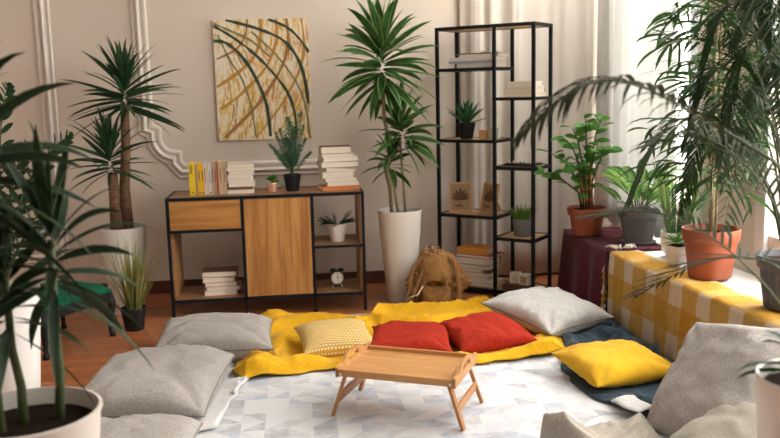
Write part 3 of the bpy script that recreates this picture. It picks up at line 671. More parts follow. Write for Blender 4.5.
def frond(mb, pts, LL, LW, n, side_angle=60, droop=.5, taper_=.6, start=.15, seed=0, segs=5, plane=None, shape=1, stem=None, up=(0, 0, 1)):
    r_ = random.Random(seed); P = [Vector(p) for p in pts]
    def at(t):
        s = t*(len(P)-1); i = min(int(s), len(P)-2); q = s-i
        a = P[max(0, i-1)]; b = P[i]; c = P[i+1]; d = P[min(len(P)-1, i+2)]
        return .5*((2*b)+(c-a)*q+(2*a-5*b+4*c-d)*q*q+(3*b-a-3*c+d)*q**3)
    if stem is not None: stem.tube([at(i/16) for i in range(17)], [max(.0012, LW*.33*(1-i/17)) for i in range(17)], 6)
    for i in range(n):
        t_ = start+(1-start)*(i+.5)/n; p = at(t_); tg = (at(min(1, t_+.02))-at(max(0, t_-.02))).normalized()
        sd = tg.cross(Vector(up)); sd = sd.normalized() if sd.length > .1 else tg.orthogonal().normalized()
        env = math.sin(PI*min(1, (t_-start)/(1-start)*.75+.25))**.5 if taper_ else 1
        env = max(.3, env)
        for s in (-1, 1):
            an = math.radians(side_angle*(1-.35*t_)+r_.uniform(-6, 6)); d = tg*math.cos(an)+sd*s*math.sin(an)+Vector((0, 0, .12+r_.uniform(-.08, .08)))
            mb.leaf(p, d, LL*env*r_.uniform(.85, 1.1), LW*r_.uniform(.85, 1.1), droop*r_.uniform(.7, 1.4), segs, .3, up=up if abs(d.normalized().z) < .9 else (1, 0, 0), shape=shape)
    return at

# tall striped dracaena in the white floor pot
t = thing('potted_dracaena', 'tall striped-leaf dracaena in a white floor pot between sideboard and shelf unit', 'potted plant', (.655, 5.40, 0))
pot(t, taper(.092, .143, .60), 'pot_white', .13, .565)
for pts, rr in (([(-.05, .0, .56), (-.06, .01, .75), (-.085, .02, .86), (-.045, .0, 1.0), (-.085, .0, 1.18), (-.09, 0, 1.42)], .012), ([(.04, .01, .56), (.03, .02, .8), (.01, .02, 1.10)], .009), ([(-.01, -.03, .56), (-.035, -.03, .75), (-.075, -.02, .90)], .010)):
    mb = MB(); mb.tube(pts, rr, 10); mb.build('stem', 'stem_tan', t)
mb = MB(); rosette(mb, (-.09, 0, 1.54), 72, .39, .056, 80, -42, .75, 0, 1, .012, stalk=.26); mb.build('foliage', 'leaf_tall', t)
mb = MB(); rosette(mb, (.03, -.02, 1.10), 42, .30, .050, 80, -38, .75, 0, 2, .012, stalk=.18); mb.build('foliage', 'leaf_tall', t)
mb = MB(); rosette(mb, (-.06, -.03, .92), 22, .20, .040, 85, -30, 1.0, 0, 3, .01, stalk=.12); mb.build('foliage', 'leaf_tall', t)
# yucca
t = thing('potted_yucca', 'yucca with two bark trunks in a tall white pot at the left wall', 'potted plant', (-1.10, 5.45, 0))
pot(t, taper(.10, .145, .555), 'pot_white', .13, .52)
mb = MB(); mb.tube([(.035, 0, .50), (.03, 0, .8), (.055, 0, 1.05), (.065, 0, 1.31)], [.036, .032, .029, .026], 14); mb.build('trunk', 'bark', t)
mb = MB(); mb.tube([(-.035, -.03, .50), (-.03, -.03, .7), (-.03, -.03, .90)], [.036, .034, .030], 14); mb.build('trunk', 'bark', t)
mb = MB(); rosette(mb, (.07, 0, 1.38), 70, .37, .042, 80, -25, .5, 1, 5, .012, stalk=.18, fold=.3); mb.build('foliage', 'leaf_yucca', t)
mb = MB(); rosette(mb, (-.04, -.03, .98), 50, .32, .038, 82, -22, .5, 1, 6, .012, stalk=.16, fold=.3); mb.build('foliage', 'leaf_yucca', t)
# grass in small black pot
t = thing('potted_grass', 'tall yellowish grass in a small black pot on the floor before the yucca', 'potted plant', (-.985, 5.02, 0))
pot(t, taper(.055, .074, .135), 'pot_black', .066, .115)
mb = MB(); r_ = random.Random(4)
for i in range(140):
    a = r_.uniform(0, 2*PI); q = r_.random()**.6; p = (.045*q*math.cos(a), .045*q*math.sin(a), .115); el = math.radians(r_.uniform(60, 89))
    mb.leaf(p, (math.cos(a)*math.cos(el), math.sin(a)*math.cos(el), math.sin(el)), r_.uniform(.22, .48), .008, r_.uniform(.1, 1.0), 6, .3, shape=3)
mb.build('foliage', 'leaf_dry', t)
# fern on the sideboard
t = thing('potted_fern', 'dark green fern in a black pot on the sideboard', 'potted plant', (-.025, 5.36, TOPZ))
pot(t, taper(.040, .054, .105), 'pot_black', .047, .090)
mb = MB(); st = MB(); r_ = random.Random(9)
for (dx, dy, hh, L) in ((-.015, 0, .37, 0), (.07, .02, .40, 0), (-.13, -.02, .21, 0), (.09, -.02, .24, 0), (-.06, .03, .30, 0), (.03, -.05, .31, 0), (-.10, .05, .16, 0), (.12, .03, .15, 0), (.0, .06, .34, 0), (-.05, -.07, .15, 0), (.05, .0, .20, 0), (-.09, 0, .28, 0), (-.03, -.03, .24, 0), (.02, .04, .28, 0), (.08, -.05, .32, 0), (-.11, .02, .19, 0)):
    pts = [(0, 0, .09), (dx*.25, dy*.3, .09+hh*.4), (dx*.65, dy*.7, .09+hh*.78), (dx*1.0, dy, .09+hh)]
    frond(mb, pts, .040, .0062, 21, 62, .5, 1, .22, int(hh*999), 3, stem=st, up=(.5*math.sin(hh*40), -1, .3), shape=2)
mb.build('foliage', 'leaf_fern', t); st.build('stems', 'stem_green', t)
# small succulent in copper pot
t = thing('potted_succulent', 'little green succulent in a small copper pot on the sideboard', 'potted plant', (SX+.64, SY+.14, TOPZ))
pot(t, taper(.026, .029, .058, .003), 'copper', .025, .05)
mb = MB()
for i in range(9): rosette(mb, (.018*math.cos(i*2.4), .018*math.sin(i*2.4), .062+.012*(i % 3)), 13, .032, .010, 85, 0, .4, 2, 30+i, .002, 3)
mb.build('foliage', 'leaf_bright', t)
# trailing succulent in the right bay
t = thing('potted_succulent', 'spiky dark succulent in a white pot on the middle right shelf of the sideboard', 'potted plant', (SX+1.035, SY+.15, .4215))
pot(t, taper(.044, .060, .115), 'pot_white', .052, .10)
mb = MB(); r_ = random.Random(12)
for i in range(26):
    a = r_.uniform(0, 2*PI); L = r_.uniform(.06, .13); el = r_.uniform(.1, 1.0); p = Vector((.03*math.cos(a), .03*math.sin(a), .105)); d = Vector((math.cos(a)*math.cos(el), math.sin(a)*math.cos(el), math.sin(el))); q = []
    for s in range(6): q.append(p.copy()); p = p+d*L/6; d = (d+Vector((0, 0, -.12))).normalized()
    mb.tube(q, [.0035]*5+[.001], 5)
    for s in range(1, 6): rosette(mb, q[s], 4, .018, .006, 30, 10, .1, 2, i*7+s, .002, 2)
mb.build('foliage', 'leaf_dark', t)

# alarm clock
t = thing('alarm_clock', 'black twin-bell alarm clock on the lower right shelf of the sideboard', 'clock', (SX+1.025, SY+.15, .1195), .05)
RX = Matrix.Rotation(PI/2, 4, 'X')
zc = .066
mb = MB(); mb.lathe([(0, -.022), (.040, -.022), (.047, -.014), (.048, .014), (.045, .022), (.040, .024), (.040, .018)], mtx=RX, c=(0, 0, zc), n=36); mb.build('case', 'pot_black', t, auto=.7)
mb = MB(); mb.lathe([(.0401, .0185), (0, .0186)], mtx=RX, c=(0, 0, zc), n=36); fo = mb.build('dial', 'clockface', t)
mb = MB()
for i in range(12):
    a = PI/2-i*PI/6; mm = Matrix.Translation((.033*math.cos(a), -.0194, zc+.033*math.sin(a))) @ Matrix.Rotation(-a, 4, 'Y'); mb.box(None, (.008, .001, .0028 if i % 3 else .005), mtx=mm)
mb.build('hour_marks', 'pot_black', fo, smooth=False)
mb = MB(); mb.box((0, -.0205, zc+.012), (.003, .001, .026)); mb.box((0.001, -.0205, zc-.010), (.0022, .001, .022)); mb.box((0, -.021, zc), (.006, .0014, .006)); mb.build('hands', 'pot_black', t, smooth=False)
for s in (-1, 1):
    mm = Matrix.Translation((s*.026, 0, zc+.044)) @ Matrix.Rotation(s*.5, 4, 'Y')
    mb = MB(); mb.lathe([(.020, .0), (.020, .003), (.016, .011), (.008, .016), (0, .017)], mtx=mm, n=20); mb.build('bell', 'pot_black', t)
    mb = MB(); mb.tube([(s*.022, 0, zc-.040), (s*.032, 0, .0)], [.004, .005], 8); mb.build('foot', 'ivory', t)
mb = MB(); mb.tube([(.030*math.cos(a), 0, zc+.055+.026*math.sin(a)) for a in [PI*i/12 for i in range(13)]], .0016, 6); mb.build('handle', 'ivory', t)

# ------------------------------------------------------------------ shelf unit
BX, BY, BA = .9392, 5.6215, -.6834; W1, W2, BD = .4235, .2778, .2941
su = thing('shelf_unit', 'tall black metal shelf unit with staggered wooden shelves before the curtain', 'shelf unit', (BX, BY, 0), BA)
def S(i, j, z=0): c, s = math.cos(BA), math.sin(BA); return (BX+c*i-s*j, BY+s*i+c*j, z)
WT = W1+W2; P_ = .020; HT = 1.7576
XS = [(0, 0), (W1-P_/2, 0), (WT-P_, 0), (0, BD-P_), (W1-P_/2, BD-P_), (WT-P_, BD-P_)]
for (x, y) in XS:
    mb = MB(); fr(mb, x, y, 0, x+P_, y+P_, HT-P_); mb.build('post', 'black_metal', su, smooth=False)
def sh(x0, x1, z, top=False):
    mb = MB(); fr(mb, x0, 0, z-P_, x1, P_, z); fr(mb, x0, BD-P_, z-P_, x1, BD, z); fr(mb, x0, P_, z-P_, x0+P_, BD-P_, z); fr(mb, x1-P_, P_, z-P_, x1, BD-P_, z)
    o = mb.build('shelf_frame', 'black_metal', su, smooth=False)
    bxo('shelf_board', ((x0+x1)/2, BD/2, z-.010), (x1-x0-2*P_, BD-2*P_, .014), 'shelfwood', o)
sh(0, WT, HT)
for z in (1.4886, 1.0252, .5277): sh(0, W1+P_/2, z+.004)
for z in (1.2961, .8554, .3941): sh(W1-P_/2, WT, z+.004)
sh(0, WT, .045)
e = .0045
# books and objects on it
r0 = BA
def so(i, j, z): return S(i, j, z)
p = so(.265, .13, 0); stack(p[0], p[1], 1.4886+e, BA, [(.28, .17, .030, WHT, 'white', .01, 0, .02, -1), (.33, .19, .016, (.40, .40, .42), 'grey', -.02, 0, .0, -1), (.33, .19, .022, WHT, 'white', -.015, 0, -.02, -1), (.28, .18, .018, CR, 'cream', .03, 0, .02, 1), (.26, .17, .008, BRN, 'thin brown', -.01, 0, .0, -1), (.10, .12, .010, WHT, 'small white', .08, 0, .05, -1)],
      'stack on the upper left unit shelf', 'books on the upper left shelf')
p = so(.575, .15, 0); stack(p[0], p[1], 1.2961+e, BA, [(.22, .17, .026, CR, 'cream', .0, 0, .02, 1), (.21, .16, .028, CR2, 'beige', -.004, 0, -.03, 1), (.20, .16, .016, CR, 'cream', .002, 0, .0, 1), (.19, .15, .028, WHT, 'white', -.002, 0, .04, 1)],
      'stack on the upper right unit shelf', 'books on the upper right shelf')
p = so(.235, .14, 0); stack(p[0], p[1], .045+e-.004, BA, [(.25, .18, .030, CR, 'cream', .03, 0, .03, 1), (.24, .17, .034, CR2, 'beige', -.01, 0, -.03, 1), (.22, .17, .026, (.34, .20, .12), 'brown', .01, 0, .06, 1), (.20, .16, .024, TAN, 'tan', -.03, 0, .0, 1), (.22, .17, .030, CR2, 'beige', .01, 0, .04, 1),
      (.26, .18, .048, DRK, 'black-spined', -.005, 0, .0, 1), (.27, .19, .020, (.42, .05, .025), 'red', .01, 0, -.05, 1), (.22, .16, .042, (.74, .30, .05), 'thick orange', -.01, 0, .03, -1)], 'stack at the bottom left of the shelf unit', 'books at the bottom of the shelf unit')
# agave
t = thing('potted_agave', 'spiky green agave in a black pot on the shelf unit', 'potted plant', so(.165, .12, 1.0252+e))
pot(t, taper(.042, .060, .105), 'pot_black', .052, .092)
mb = MB(); rosette(mb, (0, 0, .10), 24, .185, .050, 86, 22, .05, 1, 41, .010, 5, .35, stalk=.02, roll=.3); mb.build('foliage', 'leaf_agave', t)
# candle and holders
t = thing('candle', 'white pillar candle standing at the back of the agave shelf', 'candle', so(.335, .20, 1.0252+e)); mb = MB(); mb.lathe([(0, 0), (.033, 0), (.034, .004), (.034, .145), (.030, .15), (0, .147)], n=24); mb.build('wax', 'ivory', t, auto=.7)
mb = MB(); mb.tube([(0, 0, .146), (.001, 0, .158)], .0012, 5); mb.build('wick', 'pot_black', t)
t = thing('candle_holder', 'pale wooden block holder on the agave shelf, left of the glass', 'candle holder', so(.31, .09, 1.0252+e), BA); bxo('block', (0, 0, .03), (.05, .05, .06), 'shelfwood', t, bevel=.003)
mb = MB(); mb.lathe([(0, .0602), (.017, .0602), (.017, .063), (0, .063)], n=16); mb.build('tealight', 'ivory', t)
m = mat('pale_glass', (.75, .80, .78), .1, 0, .5); m.node_tree.nodes['Principled BSDF'].inputs['Alpha'].default_value = .55; M['pale_glass'] = m
t = thing('glass_tumbler', 'small pale glass tumbler on the agave shelf beside the middle post', 'glass', so(.385, .10, 1.0252+e)); mb = MB(); mb.lathe([(0, 0), (.020, 0), (.024, .07), (.022, .07), (.018, .006), (0, .006)], n=20); mb.build('glass_body', 'pale_glass', t, auto=.7)
# black tray with row of white beads
t = thing('decor_tray', 'flat black tray with a row of white beads on the middle right shelf', 'tray', so(.565, .14, .8554+e), BA)
bxo('tray_base', (0, 0, .008), (.21, .15, .014), 'pot_black', t, bevel=.004)
for i in range(9):
    mb = MB(); bm = bmesh.new(); bmesh.ops.create_icosphere(bm, subdivisions=2, radius=.0075); mb.add([v.co[:] for v in bm.verts], [[v.index for v in f.verts] for f in bm.faces]); bm.free()
    mb.build('bead', 'ivory', t, loc=(-.085+.021*i, -.02+.012*math.sin(i*1.7), .0222+.012*(i % 2)*0))
# frames
def pframe(i, j, rz, lab, strut):
    t = thing('picture_frame', lab, 'picture frame', so(i, j, .5277+e), BA+rz); W, H, T = .155, .205, .012; tilt = math.radians(-12)
    mm = Matrix.Rotation(tilt, 4, 'X')
    def bb(c, d): q = MB(); q.box(None, d, mtx=mm @ Matrix.Translation(c)); return q
    q = MB()
    for c, d in (((0, 0, .007), (W, T, .014)), ((0, 0, H-.007), (W, T, .014)), ((-W/2+.006, 0, H/2), (.012, T, H-.028)), ((W/2-.006, 0, H/2), (.012, T, H-.028))): q.box(None, d, mtx=mm @ Matrix.Translation(c))
    q.build('frame', 'shelfwood', t, smooth=False)
    pp = bb((0, .001, H/2), (W-.024, .006, H-.028)).build('picture', M['kraft'], t, smooth=False)
    q = MB(); r_ = random.Random(3)
    for k_ in range(7):
        a = math.radians(15+150*k_/6); L_ = .085-.007*abs(k_-3)
        q.leaf((0, -.0035, .085), (math.cos(a), 0, math.sin(a)), L_, .022, 0, 4, 0, up=(0, 1, 0), shape=2)
    q.tube([(0, -.003, .045), (0, -.003, .10)], .0012, 4); q.lathe([(0, 0), (.028, 0), (.024, .006), (0, .008)], c=(0, -.003, 0), n=12, mtx=Matrix.Translation((-.012, 0, .04)) @ Matrix.Scale(.05, 4, (0, 1, 0)) @ Matrix.Scale(1.6, 4, (0, 0, 1)))
    q.v = [tuple(mm @ Vector(v_)) for v_ in q.v]; q.build('pressed_leaf', M['sepia'], pp)
    if strut:
        q = MB(); q.box(None, (.03, .004, .17), mtx=Matrix.Translation((0, .075, .082)) @ Matrix.Rotation(math.radians(27), 4, 'X')); q.build('stand', 'shelfwood', t, smooth=False)
M['kraft'] = mat('kraft_print', (.36, .24, .13), .8); M['sepia'] = mat('sepia_ink', (.14, .07, .04), .8)
pframe(.125, .10, .52, 'light wooden frame with a pressed leaf print, left on its shelf', True)
pframe(.315, .12, -.42, 'light wooden frame turned sideways, right of the other frame', True)
# grass pot
t = thing('potted_grass', 'short bright grass in a grey cylinder pot on the lower right shelf', 'potted plant', so(.565, .13, .3941+e)); pot(t, taper(.056, .064, .115), 'pot_grey', .056, .10)
mb = MB(); r_ = random.Random(14)
for i in range(170):
    a = r_.uniform(0, 2*PI); q = r_.random()**.5; el = math.radians(90-28*q-r_.uniform(0, 14))
    mb.leaf((.05*q*math.cos(a), .05*q*math.sin(a), .10), (math.cos(a)*math.cos(el), math.sin(a)*math.cos(el), math.sin(el)), r_.uniform(.07, .13), .006, .2, 4, .3, shape=3)
mb.build('foliage', 'leaf_grass', t)
# brown book with two white cubes at the bottom right
p = so(.565, .10, .045); book((p[0], p[1], .045+e-.004), .20, .15, .040, (.085, .03, .018), BA+.05, 'dark brown book lying under the white cubes at the bottom right', 'dark book under the cubes', spine=-1)
for k_, (i, j, lab) in enumerate(((.525, .11, 'white photo cube on the dark brown book, the left of two'), (.605, .09, 'white photo cube on the dark brown book, the right of two'))):
    t = thing('photo_cube', lab, 'cube', so(i, j, .045+e-.004+.0402), BA+.25*(1-k_), 'white cubes at the bottom of the shelf unit'); bxo('cube_body', (0, 0, .034), (.068, .068, .068), 'ivory', t, bevel=.003)
    bxo('cube_face', (0, -.0346, .034), (.046, .001, .046), M['kraft'] if k_ else 'canvas_edge', t)

# ------------------------------------------------------------------ tray table
t = thing('tray_table', 'bamboo bed tray table standing on the rug with folding legs', 'tray table', (.438, 3.445, .018), math.radians(-26))
L, W, zt = .515, .355, .190
bxo('tray_panel', (0, 0, zt), (L-.02, W-.02, .008), 'bamboo', t)
for s in (-1, 1):
    q = MB(); q.box((0, s*(W/2-.006), zt+.006), (L, .012, .030), bevel=.003); q.build('long_rim', 'bamboo', t, smooth=False)
    # arched short side with a grip slot
    q = MB(); N = 32; xo = s*(L/2-.006); out = []; 
    def top(y): a = abs(y)/(W/2); return zt+.028+ (.030*(.5+.5*math.cos(PI*max(0, min(1, (a-.30)/.42)))) if a < .72 else 0)
    ysl = [-W/2+W*i/N for i in range(N+1)]
    for i in range(N):
        y0, y1 = ysl[i], ysl[i+1]; slot = abs((y0+y1)/2) < .055
        segs = [((zt-.014, zt-.014), (top(y0), top(y1)))] if not slot else [((zt-.014, zt-.014), (zt+.022, zt+.022)), ((zt+.042, zt+.042), (top(y0), top(y1)))]
        for (b0, b1), (t0, t1) in segs:
            v = [(xo-.006, y0, b0), (xo+.006, y0, b0), (xo+.006, y1, b1), (xo-.006, y1, b1), (xo-.006, y0, t0), (xo+.006, y0, t0), (xo+.006, y1, t1), (xo-.006, y1, t1)]
            q.add(v, [(0, 3, 2, 1), (4, 5, 6, 7), (0, 1, 5, 4), (1, 2, 6, 5), (2, 3, 7, 6), (3, 0, 4, 7)])
    q.build('handle_side', 'bamboo', t, smooth=False)
for sx in (-1, 1):
    A = [Vector((sx*.225, sy*.148, zt-.012)) for sy in (-1, 1)]; B = [Vector((sx*.283, sy*.156, 0.0)) for sy in (-1, 1)]
    for a, b in zip(A, B):
        d = (b-a).normalized(); q = MB(); mm = Matrix.Translation((a+b)/2) @ d.to_track_quat('Z', 'Y').to_matrix().to_4x4(); q.box(None, (.023, .014, (b-a).length), mtx=mm); lo = q.build('leg', 'bamboo_d', t, smooth=False)
    c0 = A[0].lerp(B[0], .55); c1 = A[1].lerp(B[1], .55); q = MB(); q.box(((c0+c1)/2), (.010, (c1-c0).length, .036)); q.build('crossbar', 'bamboo_d', t, smooth=False)
    for sy in (-1, 1):
        q = MB(); q.lathe([(0, .003), (.004, .002), (.005, 0)], mtx=Matrix.Rotation(PI/2, 4, 'X'), c=(sx*.235, -W/2*1-.0005 if sy < 0 else W/2, zt+.000), n=10); q.build('screw', 'ivory', t)

# ------------------------------------------------------------------ stool
t = thing('footstool', 'low stool with green velvet seat and black curved legs at the left', 'stool', (-1.075, 4.90, 0), math.radians(146.5))
SWd, SDp = .42, .50
q = MB()
def seatf(u, v):
    f = (max(0, 1-(2*u-1)**6)*max(0, 1-(2*v-1)**6))**.5; return (u*SWd-.0, -.01+v*SDp, .265+.055*f)
q.sheet(seatf, 30, 30); q.box((SWd/2, SDp/2-.01, .262), (SWd-.01, SDp-.01, .012)); q.build('seat', 'green', t)
q = MB()
for c_, d_ in (((SWd/2, .0, .232), (SWd-.02, .02, .052)), ((SWd/2, SDp-.02, .232), (SWd-.02, .02, .052)), ((.01, SDp/2-.01, .232), (.02, SDp-.04, .052)), ((SWd-.01, SDp/2-.01, .232), (.02, SDp-.04, .052))): q.box(c_, d_, bevel=.004)
q.build('seat_rail', 'pot_black', t, smooth=False)
for (x, y) in ((.02, .01), (SWd-.02, .01), (.02, SDp-.03), (SWd-.02, SDp-.03)):
    sx = -1 if x < .2 else 1; sy = -1 if y < .2 else 1
    q = MB(); q.tube([(x, y, .25), (x+sx*.012, y+sy*.012, .19), (x+sx*.004, y+sy*.004, .10), (x, y, .035), (x+sx*.008, y+sy*.008, .012), (x+sx*.008, y+sy*.008, 0)], [.026, .024, .016, .011, .019, .015], 12); q.build('leg', 'pot_black', t)

# ------------------------------------------------------------------ backpack
bp = thing('backpack', 'crumpled tan canvas backpack slumped against the foot of the shelf unit', 'backpack', (.845, 5.19, 0), -.25)
bm = bmesh.new(); bmesh.ops.create_icosphere(bm, subdivisions=6, radius=1)
q = MB()
for v in bm.verts:
    d = v.co.copy(); z = d.z
    wx = .172*(1-.30*max(0, z)+.06*min(0, z)); wy = .115*(1-.25*max(0, z))
    f = 1+.30*fbm(d.x*1.5, d.y*1.5, d.z*1.7+4)
    cr_ = ridg(d.x*2.4+d.z*1.5, d.y*2.4, d.z*4.2)-.55; cr2 = ridg(d.x*5+1, d.y*5+d.z*3, d.z*6+7)-.55
    f += .26*cr_+.20*cr2
    v.co = Vector((d.x*wx*f*1.0 + .02*max(0, z)**2, d.y*wy*f, max(0.003, .165+z*.185*f)))
q.add([v.co[:] for v in bm.verts], [[v.index for v in f.verts] for f in bm.faces]); bm.free(); q.build('body', 'canvas_tan', bp)
q = MB()
def flapf(u, v):
    a = (u-.5)*1.9; x = .13*math.sin(a)*(1-.15*v); r_ = .1+.03*v; y = -.02-.13*math.sin(v*1.4)*math.cos(a)*1.0; z = .355-.17*v**1.5-.04*(u-.5)**2*4 + .012*ridg(u*3, v*4, 2)+.012*fbm(u*6, v*6)
    return (x+.02, y, z)
q.sheet(flapf, 30, 24); q.build('flap', 'canvas_tan', bp, solid=.006)
q = MB()
def pock(u, v):
    a = (u-.5)*2.4; return (.095*math.sin(a)+.02, -.105-.055*math.cos(a)*math.sin(PI*(.15+.8*v))-.0, .03+.12*v+.010*ridg(u*4, v*3, 9))
q.sheet(pock, 24, 16); q.build('pocket', 'canvas_tan', bp, solid=.005)
def strap(pts, w_, nm='strap', m_='canvas_strap'):
    q = MB(); P = [Vector(p) for p in pts]; S_ = []
    for i in range(len(P)-1):
        a = P[max(0, i-1)]; b = P[i]; c = P[i+1]; d = P[min(len(P)-1, i+2)]
        for k_ in range(6): t_ = k_/6; S_.append(.5*((2*b)+(c-a)*t_+(2*a-5*b+4*c-d)*t_*t_+(3*b-a-3*c+d)*t_**3))
    S_.append(P[-1]); q.tube(S_, w_, 8, flat=.28); return q.build(nm, m_, bp)
strap([(-.02, .03, .33), (-.03, .02, .385), (.02, .0, .395), (.03, .02, .335)], .012, 'top_loop')
strap([(.06, -.05, .33), (.13, -.09, .315), (.155, -.12, .20), (.16, -.13, .09), (.12, -.16, .03)], .016)
strap([(-.08, -.05, .32), (-.13, -.09, .25), (-.145, -.13, .14), (-.17, -.15, .06), (-.13, -.17, .015)], .015)
strap([(-.06, -.15, .27), (-.10, -.17, .16), (-.14, -.18, .07), (-.19, -.17, .02), (-.15, -.20, .012)], .008)
strap([(.07, -.15, .25), (.09, -.175, .17), (.06, -.19, .09), (.10, -.19, .03)], .008)
strap([(.12, -.10, .05), (.20, -.11, .06), (.235, -.14, .015), (.19, -.18, .010), (.10, -.17, .012)], .007)
for x in (-.05, .08):
    q = MB(); q.box((x, -.158, .20), (.024, .008, .05), bevel=.002); q.build('buckle', 'leather', bp, smooth=False)
q = MB(); q.tube([(-.06, -.165, .17), (-.09, -.185, .12), (-.15, -.185, .10), (-.12, -.19, .06), (-.17, -.19, .03)], .0035, 6); q.build('drawcord', 'ivory', bp)

# ------------------------------------------------------------------ plants on the window bench
BZ = .4165
t = thing('potted_zamioculcas', 'broad-leaved plant on a trellis in a terracotta pot on the burgundy throw', 'potted plant', (1.835, 5.20, BZ+.004))
pot(t, [(0, 0), (.084, 0), (.088, .006), (.108, .125), (.118, .128), (.122, .132), (.126, .172), (.124, .176), (.117, .175), (.110, .15)], 'terra', .112, .155)
st = MB(); mb = MB(); r_ = random.Random(21)
for i, (dx, dy, hh) in enumerate(((-.02, 0, .64), (.10, .02, .62), (-.17, -.04, .50), (-.32, -.06, .28), (.04, -.06, .44), (-.09, .04, .56), (.14, -.02, .42), (-.12, -.08, .32), (-.24, .02, .40))):
    P = [Vector((.03*math.cos(i), .03*math.sin(i), .15)), Vector((dx*.2, dy*.3, .15+hh*.45)), Vector((dx*.6, dy*.7, .15+hh*.8)), Vector((dx, dy, .15+hh*.95))]
    st.tube(P, [.008, .007, .005, .002], 7)
    for k_ in range(11):
        t_ = .3+.7*k_/10; s = t_*3; a = min(int(s), 2); p = P[a].lerp(P[a+1], s-a); an = r_.uniform(0, 2*PI); d = Vector((math.cos(an), math.sin(an)*.7, r_.uniform(-.1, .6)))
        mb.leaf(p, d, r_.uniform(.075, .11), r_.uniform(.048, .064), .5, 5, .18, shape=2, roll=r_.uniform(-.9, .9))
st.build('stems', 'stem_green', t); mb.build('foliage', 'leaf_bright', t)
tr = thing('plant_trellis', 'orange-red wire trellis standing in the terracotta pot of the broad-leaved plant', 'trellis', (1.845, 5.16, BZ+.13))
mb = MB(); 
for s in (-2, -1, 0, 1, 2): mb.tube([(s*.018, 0, .0), (s*.022, 0, .12), (s*.034, 0, .33-.03*abs(s))], .0025, 6)
for z in (.10, .17, .24): mb.tube([(-.09, 0, z), (.09, 0, z)], .0022, 6)
mb.build('wires', M['terra_wire'] if 'terra_wire' in M else mat('orange_wire', (.60, .17, .07), .5), tr)
t = thing('potted_dieffenbachia', 'variegated leafy plant in a ribbed charcoal pot beside the terracotta pot', 'potted plant', (2.04, 4.87, BZ))
pot(t, [(0, .0), (.095, .0), (.105, .004), (.105, .012), (.085, .014), (.085, .02, 1), (.108, .15, 1), (.118, .155), (.122, .16), (.122, .20), (.115, .20), (.11, .17)], 'pot_dark', .108, .178, n=120, ribs=30, ribd=.06)
mb = MB(); st = MB(); r_ = random.Random(5)
for i in range(26):
    a = i*2.4; r1 = .05+.09*r_.random(); hh = r_.uniform(.08, .26); p = Vector((.03*math.cos(a), .03*math.sin(a), .175)); q_ = Vector((r1*math.cos(a), r1*math.sin(a), .175+hh*.8)); st.tube([p, (p+q_)/2+Vector((0, 0, .02)), q_], .003, 5)
    mb.leaf(q_, (math.cos(a), math.sin(a), .9), r_.uniform(.14, .20), r_.uniform(.065, .085), .9, 6, .22, shape=2, roll=r_.uniform(-.6, .6))
mb.leaf((0, -.0, .38), (.05, 0, 1), .13, .035, .1, 5, .4, up=(0, 1, 0), shape=2)
mb.build('foliage', 'leaf_variegated', t); st.build('stems', 'stem_green', t)
t = thing('potted_snake_plant', 'snake plant with yellow-edged upright leaves in a round white pot', 'potted plant', (2.10, 4.48, BZ))
pot(t, [(0, 0), (.062, 0), (.075, .02), (.084, .06), (.086, .10), (.082, .13), (.077, .13), (.078, .10)], 'pot_white', .076, .11)
mb = MB(); r_ = random.Random(8)
for i in range(24):
    a = r_.uniform(0, 2*PI); mb.leaf((.045*math.cos(a), .045*math.sin(a), .11), (.22*math.cos(a), .22*math.sin(a), 1), r_.uniform(.24, .46), .036, .05, 7, .5, up=(math.cos(a*2), math.sin(a*2), 0), shape=1)
mb.build('foliage', 'leaf_snake', t)
t = thing('potted_plant', 'tiny leafy plant in a small square white pot before the snake plant', 'potted plant', (1.99, 4.23, BZ), .5)
q = MB(); q.box((0, 0, .05), (.085, .085, .10), bevel=.006); q.v = [(x*(.8+2.2*z), y*(.8+2.2*z), z) for x, y, z in q.v]; q.build('pot', 'pot_white', t, smooth=False)
q = MB(); q.box((0, 0, .101), (.078, .078, .003)); q.build('soil', 'soil', t, smooth=False)
mb = MB(); rosette(mb, (0, 0, .105), 22, .09, .014, 80, 5, 1.1, 2, 50, .01, 5); mb.build('foliage', 'leaf_bright', t)
def clampx(mb, lim):
    mb.v = [(lim+.05*math.tanh((x-lim)/.12) if x > lim else x, y, z) for x, y, z in mb.v]
